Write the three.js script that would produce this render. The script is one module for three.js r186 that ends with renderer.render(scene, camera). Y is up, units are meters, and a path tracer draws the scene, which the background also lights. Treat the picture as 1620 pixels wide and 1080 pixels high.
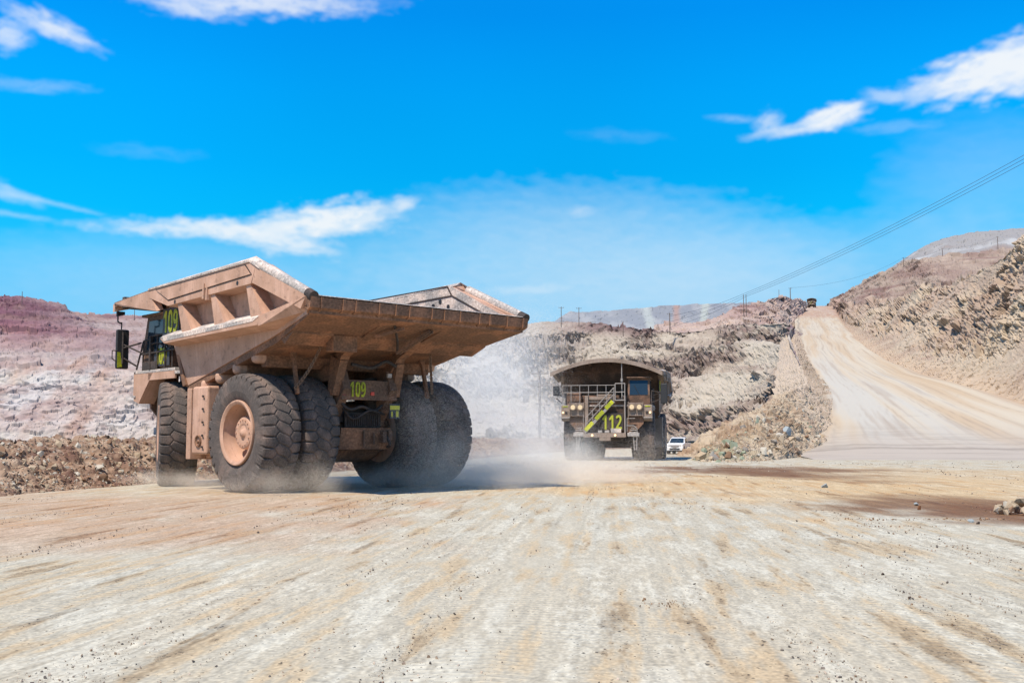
import * as THREE from 'three';
import { RoundedBoxGeometry } from 'three/addons/geometries/RoundedBoxGeometry.js';
import { ConvexGeometry } from 'three/addons/geometries/ConvexGeometry.js';
import { TextGeometry } from 'three/addons/geometries/TextGeometry.js';
import { FontLoader } from 'three/addons/loaders/FontLoader.js';
import { mergeGeometries } from 'three/addons/utils/BufferGeometryUtils.js';

// ------------------------------------------------------------------ camera, sky, sun, exposure
const FOCAL = 1698.55, PITCH = 0.0898, EYE = 1.7113;            // focal length in units of a 1620-wide picture
const scene = new THREE.Scene();
const camera = new THREE.PerspectiveCamera(2 * Math.atan(540 / FOCAL) * 180 / Math.PI, 1024 / 682, 0.1, 9000);
camera.position.set(0, EYE, 0);
camera.rotation.x = PITCH;
const renderer = new THREE.WebGLRenderer({ antialias: true });
renderer.setSize(1024, 682);
renderer.toneMapping = THREE.LinearToneMapping;
renderer.toneMappingExposure = 1.2;
renderer.shadowMap.enabled = true;

const SKY_STRENGTH = 0.25, EXPOSURE = renderer.toneMappingExposure;
const SUN_TOWARDS = new THREE.Vector3(-1.863, 5.74, 2.838).normalize();
const sun = new THREE.DirectionalLight(new THREE.Color(1, 0.9, 0.77), 5);
sun.name = 'sun';
sun.position.copy(SUN_TOWARDS).multiplyScalar(300).add(new THREE.Vector3(0, 0, -50));
sun.target.position.set(0, 0, -50);
sun.castShadow = true;
sun.shadow.mapSize.set(4096, 4096);
Object.assign(sun.shadow.camera, { left: -120, right: 120, top: 120, bottom: -120, near: 1, far: 900 });
scene.add(sun, sun.target);

// ------------------------------------------------------------------ small helpers
const V = (x, y, z) => new THREE.Vector3(x, y, z);
const clamp = (x, a, b) => (x < a ? a : x > b ? b : x);
const sstep = (a, b, x) => { x = clamp((x - a) / (b - a), 0, 1); return x * x * (3 - 2 * x); };
const lerp = (a, b, t) => a + (b - a) * t;
function rng(seed) { let s = seed | 0; return () => { s = (s + 0x6d2b79f5) | 0; let t = Math.imul(s ^ (s >>> 15), 1 | s); t = (t + Math.imul(t ^ (t >>> 7), 61 | t)) ^ t; return ((t ^ (t >>> 14)) >>> 0) / 4294967296; }; }
// the point at distance d (along the view axis, on the level) behind a place of the 1620 x 1080 photograph
const CP = Math.cos(PITCH), SP = Math.sin(PITCH);
function at(px, py, d) {
  const u = (px - 810) / FOCAL, v = (540 - py) / FOCAL, dz = CP - v * SP, dy = v * CP + SP;
  return V(u * d / dz, EYE + dy * d / dz, -d);
}
function onGround(px, py) {
  const v = (540 - py) / FOCAL, dz = CP - v * SP, dy = v * CP + SP, d = -EYE * dz / dy;
  return V((px - 810) / FOCAL * d / dz, 0, -d);
}
const perm = new Uint8Array(512);
{ const r = rng(7), p = Array.from({ length: 256 }, (_, i) => i); for (let i = 255; i > 0; i--) { const j = Math.floor(r() * (i + 1)); [p[i], p[j]] = [p[j], p[i]]; } for (let i = 0; i < 512; i++) perm[i] = p[i & 255]; }
function gr(h, x, y, z) { h &= 15; const u = h < 8 ? x : y, v = h < 4 ? y : h === 12 || h === 14 ? x : z; return ((h & 1) ? -u : u) + ((h & 2) ? -v : v); }
function noise(x, y, z) {
  const X0 = Math.floor(x), Y0 = Math.floor(y), Z0 = Math.floor(z), X = X0 & 255, Y = Y0 & 255, Z = Z0 & 255;
  x -= X0; y -= Y0; z -= Z0;
  const u = x * x * x * (x * (x * 6 - 15) + 10), v = y * y * y * (y * (y * 6 - 15) + 10), w = z * z * z * (z * (z * 6 - 15) + 10);
  const A = perm[X] + Y, AA = perm[A] + Z, AB = perm[A + 1] + Z, B = perm[X + 1] + Y, BA = perm[B] + Z, BB = perm[B + 1] + Z;
  return lerp(lerp(lerp(gr(perm[AA], x, y, z), gr(perm[BA], x - 1, y, z), u), lerp(gr(perm[AB], x, y - 1, z), gr(perm[BB], x - 1, y - 1, z), u), v),
    lerp(lerp(gr(perm[AA + 1], x, y, z - 1), gr(perm[BA + 1], x - 1, y, z - 1), u), lerp(gr(perm[AB + 1], x, y - 1, z - 1), gr(perm[BB + 1], x - 1, y - 1, z - 1), u), v), w);
}
function fbm(x, y, z, o) { let s = 0, a = 0.5; for (let i = 0; i < o; i++) { s += a * noise(x, y, z); x = x * 2.03 + 17.1; y = y * 2.03 + 5.3; z = z * 2.03 + 9.7; a *= 0.5; } return s; }
function ridged(x, y, z, o) { let s = 0, a = 0.5; for (let i = 0; i < o; i++) { s += a * (1 - 2 * Math.abs(noise(x, y, z))); x = x * 2.1 + 3.1; y = y * 2.1 + 7.3; z = z * 2.1 + 1.7; a *= 0.5; } return s; }
function hash(i, j, k) { let h = Math.imul(i, 374761393) ^ Math.imul(j, 668265263) ^ Math.imul(k, 1274126177); h = Math.imul(h ^ (h >>> 13), 1103515245); return ((h ^ (h >>> 16)) >>> 0) / 4294967296; }
// broken rock: every cell of a Voronoi pattern is a block with its own height and tilt
function blocks(x, y, z) {
  const X = Math.floor(x), Y = Math.floor(y), Z = Math.floor(z);
  let best = 9, bi = 0, bj = 0, bk = 0, dx = 0, dy = 0, dz = 0;
  for (let i = X - 1; i <= X + 1; i++) for (let j = Y - 1; j <= Y + 1; j++) for (let k = Z - 1; k <= Z + 1; k++) {
    const h = hash(i, j, k), fx = i + h - x, fy = j + ((h * 57.31) % 1) - y, fz = k + ((h * 913.7) % 1) - z, d = fx * fx + fy * fy + fz * fz;
    if (d < best) { best = d; bi = i; bj = j; bk = k; dx = fx; dy = fy; dz = fz; }
  }
  const h = hash(bi + 11, bj - 5, bk + 3), g = (h * 31.7) % 1, e = (h * 173.3) % 1, f = (h * 711.9) % 1;
  return (h - 0.5) + (dx * (g - 0.5) + dy * (e - 0.5) + dz * (f - 0.5)) * 1.5;
}

// rounded lumps, as in heaped rubble: 0 in the gaps, up to 1 on the stones
function lumps(x, y, z) {
  const X = Math.floor(x), Y = Math.floor(y), Z = Math.floor(z);
  let best = 9, bh = 0;
  for (let i = X - 1; i <= X + 1; i++) for (let j = Y - 1; j <= Y + 1; j++) for (let k = Z - 1; k <= Z + 1; k++) {
    const h = hash(i, j, k), fx = i + h - x, fy = j + ((h * 57.31) % 1) - y, fz = k + ((h * 913.7) % 1) - z, d = fx * fx + fy * fy + fz * fz;
    if (d < best) { best = d; bh = (h * 31.7) % 1; }
  }
  return Math.max(0, 1 - Math.sqrt(best) * 1.15) * (0.4 + 0.9 * bh);
}

// ------------------------------------------------------------------ the sky: air and clouds
{
  const W = 4096, Hh = 2048, data = new Float32Array(W * Hh * 4);
  const lin = (c) => c.map((x) => { x /= 255; return x <= 0.04045 ? x / 12.92 : ((x + 0.055) / 1.055) ** 2.4; });
  const bands = [[-90, [196, 222, 236]], [0, [190, 224, 240]], [3, [168, 218, 244]], [5.5, [128, 208, 250]], [7.5, [86, 199, 252]], [9.5, [36, 194, 255]], [11.5, [6, 188, 255]], [14, [2, 177, 254]], [18, [2, 164, 250]], [22, [2, 146, 242]], [35, [14, 124, 216]], [90, [40, 108, 186]]].map(([e, c]) => [e, lin(c)]);
  const angles = (px, py) => { const p = at(px, py, 100); return [Math.atan2(p.x, -p.z) * 57.29578, Math.atan2(p.y - EYE, Math.hypot(p.x, p.z)) * 57.29578]; };
  const clouds = [];
  const put = (px, py, a, b, tilt, dens, wisp, seed) => { const [az, el] = angles(px, py); clouds.push({ az, el, a: a / 29.6, b: b / 29.6, c: Math.cos(tilt * 0.01745), s: Math.sin(tilt * 0.01745), dens: wisp ? dens * 0.84 : dens, wisp, seed }); };
  // centre and half-sizes in the photograph's pixels, tilt in degrees (rising to the right), density, wispiness
  put(370, 362, 200, 15, 2, 0.95, 0.75, 1); put(520, 347, 110, 25, 9, 1.2, 0.65, 2); put(440, 382, 90, 17, -8, 0.9, 0.7, 2.5); put(640, 322, 22, 9, 20, 0.6, 1, 3);
  put(410, 2, 170, 19, 2, 0.85, 0.95, 4); put(300, 12, 70, 14, -4, 0.7, 0.95, 5);
  put(85, 44, 62, 15, -18, 0.9, 0.85, 6); put(12, 56, 28, 22, 10, 0.7, 0.9, 7); put(60, 136, 70, 9, 3, 0.22, 1, 8);
  put(14, 306, 46, 10, -16, 0.42, 0.7, 9); put(90, 323, 60, 4, -9, 0.3, 0.7, 10); put(30, 341, 50, 4, -4, 0.28, 0.7, 11); put(230, 240, 70, 10, 0, 0.06, 1, 12);
  put(1562, 112, 96, 30, 12, 1.3, 0.6, 13); put(1645, 96, 80, 42, 10, 1.3, 0.5, 14); put(1480, 142, 50, 10, 8, 0.5, 0.9, 15);
  put(1318, 184, 48, 16, 12, 1.25, 0.6, 16); put(1270, 204, 74, 9, 5, 0.75, 0.6, 17); put(1215, 196, 22, 18, 30, 0.55, 1, 18); put(1405, 152, 34, 10, -10, 0.5, 1, 19); put(1165, 188, 36, 6, -6, 0.25, 1, 20);
  put(1420, 200, 60, 8, 0, 0.16, 1, 21); put(980, 214, 70, 10, -4, 0.06, 1, 22); put(920, 334, 22, 9, 10, 0.3, 1, 23);
  put(930, 425, 330, 110, -3, 0.42, 0, 24); put(1300, 430, 300, 70, 2, 0.22, 0, 25); put(840, 458, 70, 7, 3, 0.3, 0.7, 26); put(330, 440, 330, 60, 0, 0.22, 0, 27); put(1560, 300, 130, 90, 0, 0.16, 0, 28);
  const r = rng(99);                                                // the same kind of scattered wisps all round
  for (let i = 0; i < 150; i++) { const az = r() * 360 - 180, el = 4 + r() * r() * 60; if (Math.abs(az) < 33 && el < 26) { r(); continue; } const a = 2 + r() * 6; clouds.push({ az, el, a, b: a * (0.12 + 0.2 * r()), c: Math.cos(0.2 * (r() - 0.5)), s: Math.sin(0.2 * (r() - 0.5)), dens: 0.5 + 0.7 * r(), wisp: 0.8, seed: 40 + i }); }
  for (let row = 0; row < Hh; row++) {
    const el = ((row + 0.5) / Hh - 0.5) * 180;
    let k = 0; while (k < bands.length - 2 && el > bands[k + 1][0]) k++;
    const t = clamp((el - bands[k][0]) / (bands[k + 1][0] - bands[k][0]), 0, 1), base = [0, 1, 2].map((c) => lerp(bands[k][1][c], bands[k + 1][1][c], t));
    const near = clouds.filter((c) => Math.abs(el - c.el) < c.b * 1.5 + c.a * Math.abs(c.s) * 1.5 + 0.5);
    for (let col = 0; col < W; col++) {
      const az = (((col + 0.5) / W) * 360 - 180) + 90;             // azimuth 0 looks along -z
      const a0 = az > 180 ? az - 360 : az;
      let cover = 0;
      for (const q of near) {
        let da = a0 - q.az; if (da > 180) da -= 360; if (da < -180) da += 360;
        da *= Math.cos(q.el * 0.01745);
        if (Math.abs(da) > q.a * 1.6) continue;
        const de = el - q.el, u = (da * q.c + de * q.s), v = (-da * q.s + de * q.c);
        const wx = fbm(u * 0.9 + q.seed * 7, v * 2.2, q.seed, 4), wy = fbm(u * 0.9 + q.seed * 3, v * 2.2 + 9, q.seed + 4, 4);
        const soft = q.wisp === 0, uu = u / q.a + wx * (soft ? 0.2 : 0.5), vv = v / q.b + wy * (soft ? 0.25 : 1.1), rr = uu * uu + vv * vv;
        if (rr > 1.8) continue;
        const n = fbm(u * 1.1 + wx * 1.6 + q.seed, v * 3.6 + wy * 1.6, q.seed * 1.7, 6) + 0.5;
        const body = Math.max(0, 1 - rr / 1.8);
        const d = q.wisp === 0 ? q.dens * Math.pow(body, 1.1) * (0.9 + 0.2 * n) : q.dens * (Math.pow(body, 1.5) * lerp(1, 0.12 + 0.88 * sstep(0.1, 0.95, n + body * 0.32), q.wisp) + 0.1 * body);
        cover = cover + (1 - cover) * clamp(d, 0, 0.97);
      }
      const wide = 0.9 + 0.2 * (0.5 + fbm(a0 * 0.03, el * 0.05, 3.3, 3));
      const i = (row * W + col) * 4, hazeSide = 1;
      for (let c = 0; c < 3; c++) data[i + c] = lerp(base[c] * (el > 0 ? wide : 1) * hazeSide, [0.93, 0.955, 0.97][c], cover * 0.93) / SKY_STRENGTH / EXPOSURE;
      data[i + 3] = 1;
    }
  }
  const sky = new THREE.DataTexture(data, W, Hh, THREE.RGBAFormat, THREE.FloatType);
  sky.mapping = THREE.EquirectangularReflectionMapping;
  sky.magFilter = sky.minFilter = THREE.LinearFilter;
  sky.needsUpdate = true;
  scene.background = sky;
  scene.environment = sky;
  scene.backgroundIntensity = scene.environmentIntensity = SKY_STRENGTH;
}

// ------------------------------------------------------------------ materials
function dataTexture(n, m, f, srgb = true, repeat = true) {
  const d = new Uint8Array(n * m * 4);
  for (let j = 0; j < m; j++) for (let i = 0; i < n; i++) { const c = f(i / n, j / m), o = (j * n + i) * 4; for (let k = 0; k < 3; k++) d[o + k] = clamp((Array.isArray(c) ? c[k] : c) * 255, 0, 255); d[o + 3] = 255; }
  const t = new THREE.DataTexture(d, n, m);
  t.colorSpace = srgb ? THREE.SRGBColorSpace : THREE.NoColorSpace;
  if (repeat) t.wrapS = t.wrapT = THREE.RepeatWrapping;
  t.magFilter = THREE.LinearFilter; t.minFilter = THREE.LinearMipmapLinearFilter; t.generateMipmaps = true; t.needsUpdate = true;
  return t;
}
// fractal noise that repeats over the unit square (px and py cells to the side)
function tiled(u, v, px, py, o, z) {
  const one = (a, b) => { let s = 0, amp = 0.5, fx = px, fy = py; for (let i = 0; i < o; i++) { s += amp * noise(a * fx, b * fy, z + i * 3.3); fx *= 2; fy *= 2; amp *= 0.5; } return s; };
  const wu = sstep(0, 1, clamp((u - 0.88) / 0.12, 0, 1)), wv = sstep(0, 1, clamp((v - 0.88) / 0.12, 0, 1));
  let s = one(u, v);
  if (wu > 0) s = lerp(s, one(u - 1, v), wu);
  if (wv > 0) { let s2 = one(u, v - 1); if (wu > 0) s2 = lerp(s2, one(u - 1, v - 1), wu); s = lerp(s, s2, wv); }
  return s;
}
// painted steel with dust in streaks and specks; 4 m to the side
const paintMap = dataTexture(512, 512, (u, v) => {
  const a = tiled(u, v, 4, 4, 5, 1), b = tiled(u, v, 24, 4, 4, 5), c = tiled(u, v, 60, 60, 2, 8);
  const dust = sstep(-0.15, 0.3, a) * 0.5 + sstep(0.0, 0.35, b) * 0.35, chip = sstep(0.27, 0.36, c) * 0.35;
  const run = sstep(0.08, 0.3, tiled(u, v, 40, 3, 3, 14) + 0.5 * a) * 0.09, scar = sstep(0.16, 0.34, tiled(u, v, 14, 18, 4, 17)) * 0.1;
  const g = 0.86 + 0.16 * a + 0.06 * c - run * 0.6 - scar;
  return [g + run * 0.1 + 0.06 * dust - chip * 0.35, g + 0.09 * dust - chip * 0.45, g + 0.13 * dust - chip * 0.45];
});
const paintBump = dataTexture(512, 512, (u, v) => 0.5 + 0.5 * tiled(u, v, 10, 10, 5, 2) + 0.1 * tiled(u, v, 80, 80, 2, 12), false);
const grimeMap = dataTexture(512, 512, (u, v) => {
  const a = tiled(u, v, 5, 5, 6, 21), b = tiled(u, v, 50, 50, 3, 25), t = sstep(-0.1, 0.25, a);
  const g = 0.72 + 0.35 * b;
  return [g + 0.2 * t, g + 0.16 * t, g + 0.13 * t];
});
const rubberMap = dataTexture(512, 512, (u, v) => {
  const a = tiled(u, v, 6, 6, 5, 31), b = tiled(u, v, 70, 70, 3, 33), t = sstep(-0.15, 0.3, a);
  const g = 0.66 + 0.3 * b;
  return [g + 0.24 * t, g + 0.19 * t, g + 0.16 * t];
});
for (const t of [paintMap, paintBump, grimeMap, rubberMap]) t.repeat.set(0.25, 0.25);
const std = (name, r, g, b, rough, extra = {}) => Object.assign(new THREE.MeshStandardMaterial({ color: new THREE.Color(r, g, b), roughness: rough, ...extra }), { name });
const M = {
  paint: std('dusty tan paint', 0.68, 0.405, 0.275, 0.72, { map: paintMap, bumpMap: paintBump, bumpScale: 0.012 }),
  frame: std('grimy frame paint', 0.26, 0.155, 0.105, 0.85, { map: grimeMap, bumpMap: paintBump, bumpScale: 0.015 }),
  dark: std('dark dusty metal', 0.085, 0.065, 0.058, 0.8, { map: grimeMap }),
  paintB: std('grey brown dusty paint', 0.35, 0.26, 0.20, 0.8, { map: paintMap, bumpMap: paintBump, bumpScale: 0.012 }),
  underB: std('dark brown underside', 0.2, 0.125, 0.09, 0.85, { map: grimeMap }),
  under: std('rust brown underside', 0.37, 0.195, 0.115, 0.85, { map: grimeMap, bumpMap: paintBump, bumpScale: 0.015 }),
  cap: std('dust covered steel', 0.74, 0.67, 0.62, 0.9, { map: grimeMap, bumpMap: paintBump, bumpScale: 0.02 }),
  rubber: std('dusty rubber', 0.215, 0.178, 0.16, 0.95, { map: rubberMap }),
  steel: std('grey railing paint', 0.3, 0.27, 0.25, 0.6),
  lime: std('lime reflective paint', 0.6, 0.66, 0.02, 0.6, { map: grimeMap }),
  black: std('black paint', 0.02, 0.02, 0.022, 0.6),
  plate: std('dark number plate', 0.05, 0.05, 0.06, 0.6),
  glass: Object.assign(new THREE.MeshPhysicalMaterial({ color: new THREE.Color(0.02, 0.035, 0.05), roughness: 0.08, specularIntensity: 1 }), { name: 'dark cab glass' }),
  lens: std('cream lamp glass', 0.75, 0.58, 0.36, 0.25),
  red: std('red lens', 0.6, 0.06, 0.03, 0.3),
  glow: std('lit marker lamp', 0.9, 0.7, 0.4, 0.4, { emissive: new THREE.Color(1, 0.62, 0.25), emissiveIntensity: 1.6 }),
  chain: std('rusty chain', 0.2, 0.13, 0.09, 0.8),
  white: Object.assign(new THREE.MeshPhysicalMaterial({ color: new THREE.Color(0.78, 0.78, 0.77), roughness: 0.35, clearcoat: 0.6, clearcoatRoughness: 0.2 }), { name: 'white car paint' }),
  wood: std('weathered wood pole', 0.16, 0.12, 0.1, 0.9),
  wire: std('power cable', 0.05, 0.06, 0.08, 0.6),
};
M.glass.envMapIntensity = 1;

// ------------------------------------------------------------------ building geometry
function finish(g) {                                                // plain triangles with uv in metres, laid on by the way each face points
  if (g.index) g = g.toNonIndexed();
  if (!g.attributes.normal) g.computeVertexNormals();
  const p = g.attributes.position, n = g.attributes.normal, uv = new Float32Array(p.count * 2);
  for (let i = 0; i < p.count; i += 3) {
    const nx = Math.abs(n.getX(i) + n.getX(i + 1) + n.getX(i + 2)), ny = Math.abs(n.getY(i) + n.getY(i + 1) + n.getY(i + 2)), nz = Math.abs(n.getZ(i) + n.getZ(i + 1) + n.getZ(i + 2));
    for (let k = i; k < i + 3; k++) {
      uv[k * 2] = nx > ny && nx > nz ? p.getZ(k) : p.getX(k);
      uv[k * 2 + 1] = ny >= nx && ny >= nz ? p.getZ(k) : p.getY(k);
    }
  }
  const o = new THREE.BufferGeometry();
  o.setAttribute('position', p); o.setAttribute('normal', n); o.setAttribute('uv', new THREE.BufferAttribute(uv, 2));
  return o;
}
const used = new Map();
function numbered(name) { const k = used.get(name) ?? 0; used.set(name, k + 1); return k ? name + '_' + String(k).padStart(3, '0') : name; }
function part(name, geos, mat, parent) {
  geos = [].concat(geos).map(finish);
  const m = new THREE.Mesh(geos.length > 1 ? mergeGeometries(geos) : geos[0], mat);
  m.name = name; m.castShadow = m.receiveShadow = true;
  parent.add(m);
  return m;
}
function tag(o, label, category, group, kind) {
  o.userData.label = label;
  if (category) o.userData.category = category;
  if (group) o.userData.group = group;
  if (kind) o.userData.kind = kind;
  return o;
}
function thing(name, label, category, group) { const g = new THREE.Group(); g.name = numbered(name); scene.add(g); return tag(g, label, category, group); }
const bx = (w, h, d, x, y, z, r = 0.025) => { const g = new RoundedBoxGeometry(w, h, d, 1, Math.min(r, w / 2.2, h / 2.2, d / 2.2)); g.translate(x, y, z); return g; };
const span = (x0, x1, y0, y1, z0, z1, r) => bx(Math.abs(x1 - x0), Math.abs(y1 - y0), Math.abs(z1 - z0), (x0 + x1) / 2, (y0 + y1) / 2, (z0 + z1) / 2, r);
const hull = (pts) => new ConvexGeometry(pts.map((p) => V(p[0], p[1], p[2])));
// a plate: an outline given twice, at the two faces
const slab = (poly, f0, f1) => hull([...poly.map(f0), ...poly.map(f1)]);
function cyl(r0, r1, p, q, seg = 20) {                              // from p (radius r0) to q (radius r1)
  const a = V(...p), b = V(...q), L = a.distanceTo(b), g = new THREE.CylinderGeometry(r1, r0, L, seg);
  g.translate(0, L / 2, 0);
  g.applyQuaternion(new THREE.Quaternion().setFromUnitVectors(V(0, 1, 0), b.clone().sub(a).normalize()));
  g.translate(a.x, a.y, a.z);
  return g;
}
const rod = (p, q, r, seg = 8) => cyl(r, r, p, q, seg);
function beam(p, q, w, h, up = [0, 1, 0]) {                         // a squared bar from p to q
  const a = V(...p), b = V(...q), L = a.distanceTo(b), g = new RoundedBoxGeometry(w, h, L, 1, Math.min(w, h) * 0.15);
  const m = new THREE.Matrix4().lookAt(a, b, V(...up)); m.setPosition(a.clone().add(b).multiplyScalar(0.5));
  g.applyMatrix4(m);
  return g;
}
const pipe = (pts, r, n = 24) => new THREE.TubeGeometry(new THREE.CatmullRomCurve3(pts.map((p) => V(...p))), n, r, 8);
const bent = (pts, r) => { const out = []; for (let i = 0; i + 1 < pts.length; i++) out.push(rod(pts[i], pts[i + 1], r)); return out; };
const font = await new FontLoader().loadAsync('fonts/droid/droid_sans_bold.typeface.json');
// upright lettering w wide and h high, centred, facing +z
function letters(text, w, h, depth = 0.02) {
  const g = new TextGeometry(text, { font, size: 1, depth: 1, curveSegments: 6, bevelEnabled: false });
  g.computeBoundingBox(); const b = g.boundingBox;
  g.translate(-(b.min.x + b.max.x) / 2, -(b.min.y + b.max.y) / 2, 0);
  g.scale(w / (b.max.x - b.min.x), h / (b.max.y - b.min.y), depth);
  return g;
}

// ------------------------------------------------------------------ terrain
// a sheet of ground between polylines (rows of world points), thrown out along its normal by disp() and coloured by tone()
function sheet(name, rows, nu, nv, { disp, tone, mat, bench, smooth, clampEnds }) {
  const along = (line, t) => {
    const s = clamp(t, 0, 1) * (line.length - 1), i = Math.min(line.length - 2, Math.floor(s)), f = s - i;
    const p0 = line[Math.max(0, i - 1)], p1 = line[i], p2 = line[i + 1], p3 = line[Math.min(line.length - 1, i + 2)], k = (a, b, c, d) => smooth ? 0.5 * (2 * b + (c - a) * f + (2 * a - 5 * b + 4 * c - d) * f * f + (3 * b - a - 3 * c + d) * f * f * f) : lerp(b, c, f);
    return V(k(p0.x, p1.x, p2.x, p3.x), k(p0.y, p1.y, p2.y, p3.y), k(p0.z, p1.z, p2.z, p3.z));
  };
  const N = nu + 1, Mv = nv + 1, base = new Float32Array(N * Mv * 3), segs = rows.length - 1;
  for (let i = 0; i < N; i++) {
    const line = rows.map((r) => along(r, i / nu));
    for (let j = 0; j < Mv; j++) {
      const s = j / nv * segs, k = Math.min(segs - 1, Math.floor(s)), a = line[k], b = line[k + 1];
      let f = s - k, hv = f, vv = f;
      if (bench && k === (bench.seg ?? 0)) {
        const n = bench.n, ph = clamp(f + (bench.wave ? bench.wave(i / nu, f) : 0), 0, 1), q = ph * n, w = Math.min(n - 1, Math.floor(q)), g = q - w, e = bench.flat ?? 0.22, hf = bench.run ?? 0.45;
        vv = (w + Math.min(1, g / (1 - e))) / n; hv = (w + (g < 1 - e ? g / (1 - e) * hf : hf + (g - 1 + e) / e * (1 - hf))) / n;
      }
      const o = (j * N + i) * 3;
      base[o] = lerp(a.x, b.x, hv); base[o + 1] = lerp(a.y, b.y, vv); base[o + 2] = lerp(a.z, b.z, hv);
    }
  }
  const index = new Uint32Array(nu * nv * 6);
  let w = 0;
  for (let j = 0; j < nv; j++) for (let i = 0; i < nu; i++) { const a = j * N + i, b = a + 1, c = a + N, d = c + 1; index.set((i + j) & 1 ? [a, b, d, a, d, c] : [a, b, c, b, d, c], w); w += 6; }
  const g = new THREE.BufferGeometry();
  g.setAttribute('position', new THREE.BufferAttribute(base, 3)); g.setIndex(new THREE.BufferAttribute(index, 1));
  g.computeVertexNormals();
  const nrm = g.attributes.normal.array, out = new Float32Array(base.length), col = new Float32Array(base.length), amt = new Float32Array(N * Mv);
  // the smoothed direction in which each point is thrown out
  for (let j = 0; j < Mv; j++) for (let i = 0; i < N; i++) {
    const o = (j * N + i) * 3, u = i / nu, v = j / nv;
    const edge = clampEnds ? Math.min(1, u / 0.02, (1 - u) / 0.02) : 1;
    const d = disp(base[o], base[o + 1], base[o + 2], u, v) * edge;
    amt[j * N + i] = d;
    for (let c = 0; c < 3; c++) out[o + c] = base[o + c] + nrm[o + c] * d;
  }
  g.setAttribute('position', new THREE.BufferAttribute(out, 3));
  g.computeVertexNormals();
  for (let q = 0; q < N * Mv; q++) {
    const i = q % N, j = (q - i) / N, c = tone(out[q * 3], out[q * 3 + 1], out[q * 3 + 2], i / nu, j / nv, amt[q]);
    col[q * 3] = c[0]; col[q * 3 + 1] = c[1]; col[q * 3 + 2] = c[2];
  }
  g.setAttribute('color', new THREE.BufferAttribute(col, 3));
  const m = new THREE.Mesh(g, mat);
  m.name = name; m.castShadow = m.receiveShadow = true;
  m.spot = (u, v) => { const i = Math.round(clamp(u, 0, 1) * nu), j = Math.round(clamp(v, 0, 1) * nv), o = (j * N + i) * 3, n = g.attributes.normal.array; return { p: V(out[o], out[o + 1], out[o + 2]), n: V(n[o], n[o + 1], n[o + 2]) }; };
  return m;
}
const CAL = [0.56, 0.545, 0.50];                                      // from a colour as the sunlit photograph shows it to the colour of the thing
const L1 = (x) => { x /= 255; return x <= 0.04045 ? x / 12.92 : ((x + 0.055) / 1.055) ** 2.4; };
const C = (r, g, b) => [L1(r) * CAL[0], L1(g) * CAL[1], L1(b) * CAL[2]];
const mixc = (a, b, t) => [lerp(a[0], b[0], t), lerp(a[1], b[1], t), lerp(a[2], b[2], t)];
const mulc = (a, s) => [a[0] * s, a[1] * s, a[2] * s];
const rockMat = std('broken rock', 1, 1, 1, 0.95, { vertexColors: true, flatShading: true });
const soilMat = std('dusty soil', 1, 1, 1, 0.95, { vertexColors: true });
const line = (pts) => pts.map((p) => at(...p));
function structure(m, label, category) { m.userData.kind = 'structure'; tag(m, label, category); scene.add(m); return m; }

// --- the ground: one sheet to the horizon, wheel tracks running away from the camera
const TRACK = 5 * Math.PI / 180, tc = Math.cos(TRACK), ts = Math.sin(TRACK);
const across = (x, z) => x * tc + z * ts, awayFrom = (x, z) => -z * tc + x * ts;
const groundTile = 16;
const groundMap = dataTexture(2048, 2048, (u, v) => {
  const big = tiled(u, v, 7, 2, 4, 41), streak = tiled(u, v, 44, 4, 5, 43), fine = tiled(u, v, 180, 50, 3, 45), spots = tiled(u, v, 36, 7, 5, 47), grit = tiled(u, v, 420, 260, 2, 49), lines = tiled(u, v, 120, 2, 4, 55);
  const tan = sstep(0.0, 0.36, 0.8 * spots + 0.8 * streak + 0.3 * big + 0.3 * fine + 0.28 * lines), dark = sstep(0.1, 0.32, streak * 0.9 + fine * 0.45 - 0.05) * 0.45, white = sstep(0.0, 0.3, -spots + 0.5 * fine);
  let r = 0.79, g = 0.782, b = 0.765;
  r = lerp(r, 0.835, white); g = lerp(g, 0.84, white); b = lerp(b, 0.84, white);
  r = lerp(r, 0.80, tan * 0.7); g = lerp(g, 0.725, tan * 0.7); b = lerp(b, 0.625, tan * 0.7);
  const d = 1 - dark * 0.45 + fine * 0.2 + grit * 0.3 + lines * 0.1;
  const peb = grit + fine * 0.5 > 0.36 - 0.2 * dark ? 0.5 : 1;
  return [r * d * peb, g * d * peb * (1 - dark * 0.05), b * d * peb * (1 - dark * 0.1)];
});
const groundBump = dataTexture(1024, 1024, (u, v) => 0.5 + 0.3 * tiled(u, v, 120, 2, 3, 55) + 0.14 * Math.max(0, Math.sin((v * 110 + 3 * Math.abs(((u * 9) % 1) - 0.5) + tiled(u, v, 6, 6, 2, 57)) * 6.2832)) * sstep(-0.05, 0.15, tiled(u, v, 9, 3, 3, 58)) + 0.45 * tiled(u, v, 30, 5, 5, 43) + 0.28 * tiled(u, v, 140, 70, 3, 52) + 0.12 * tiled(u, v, 300, 220, 2, 53), false);
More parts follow.
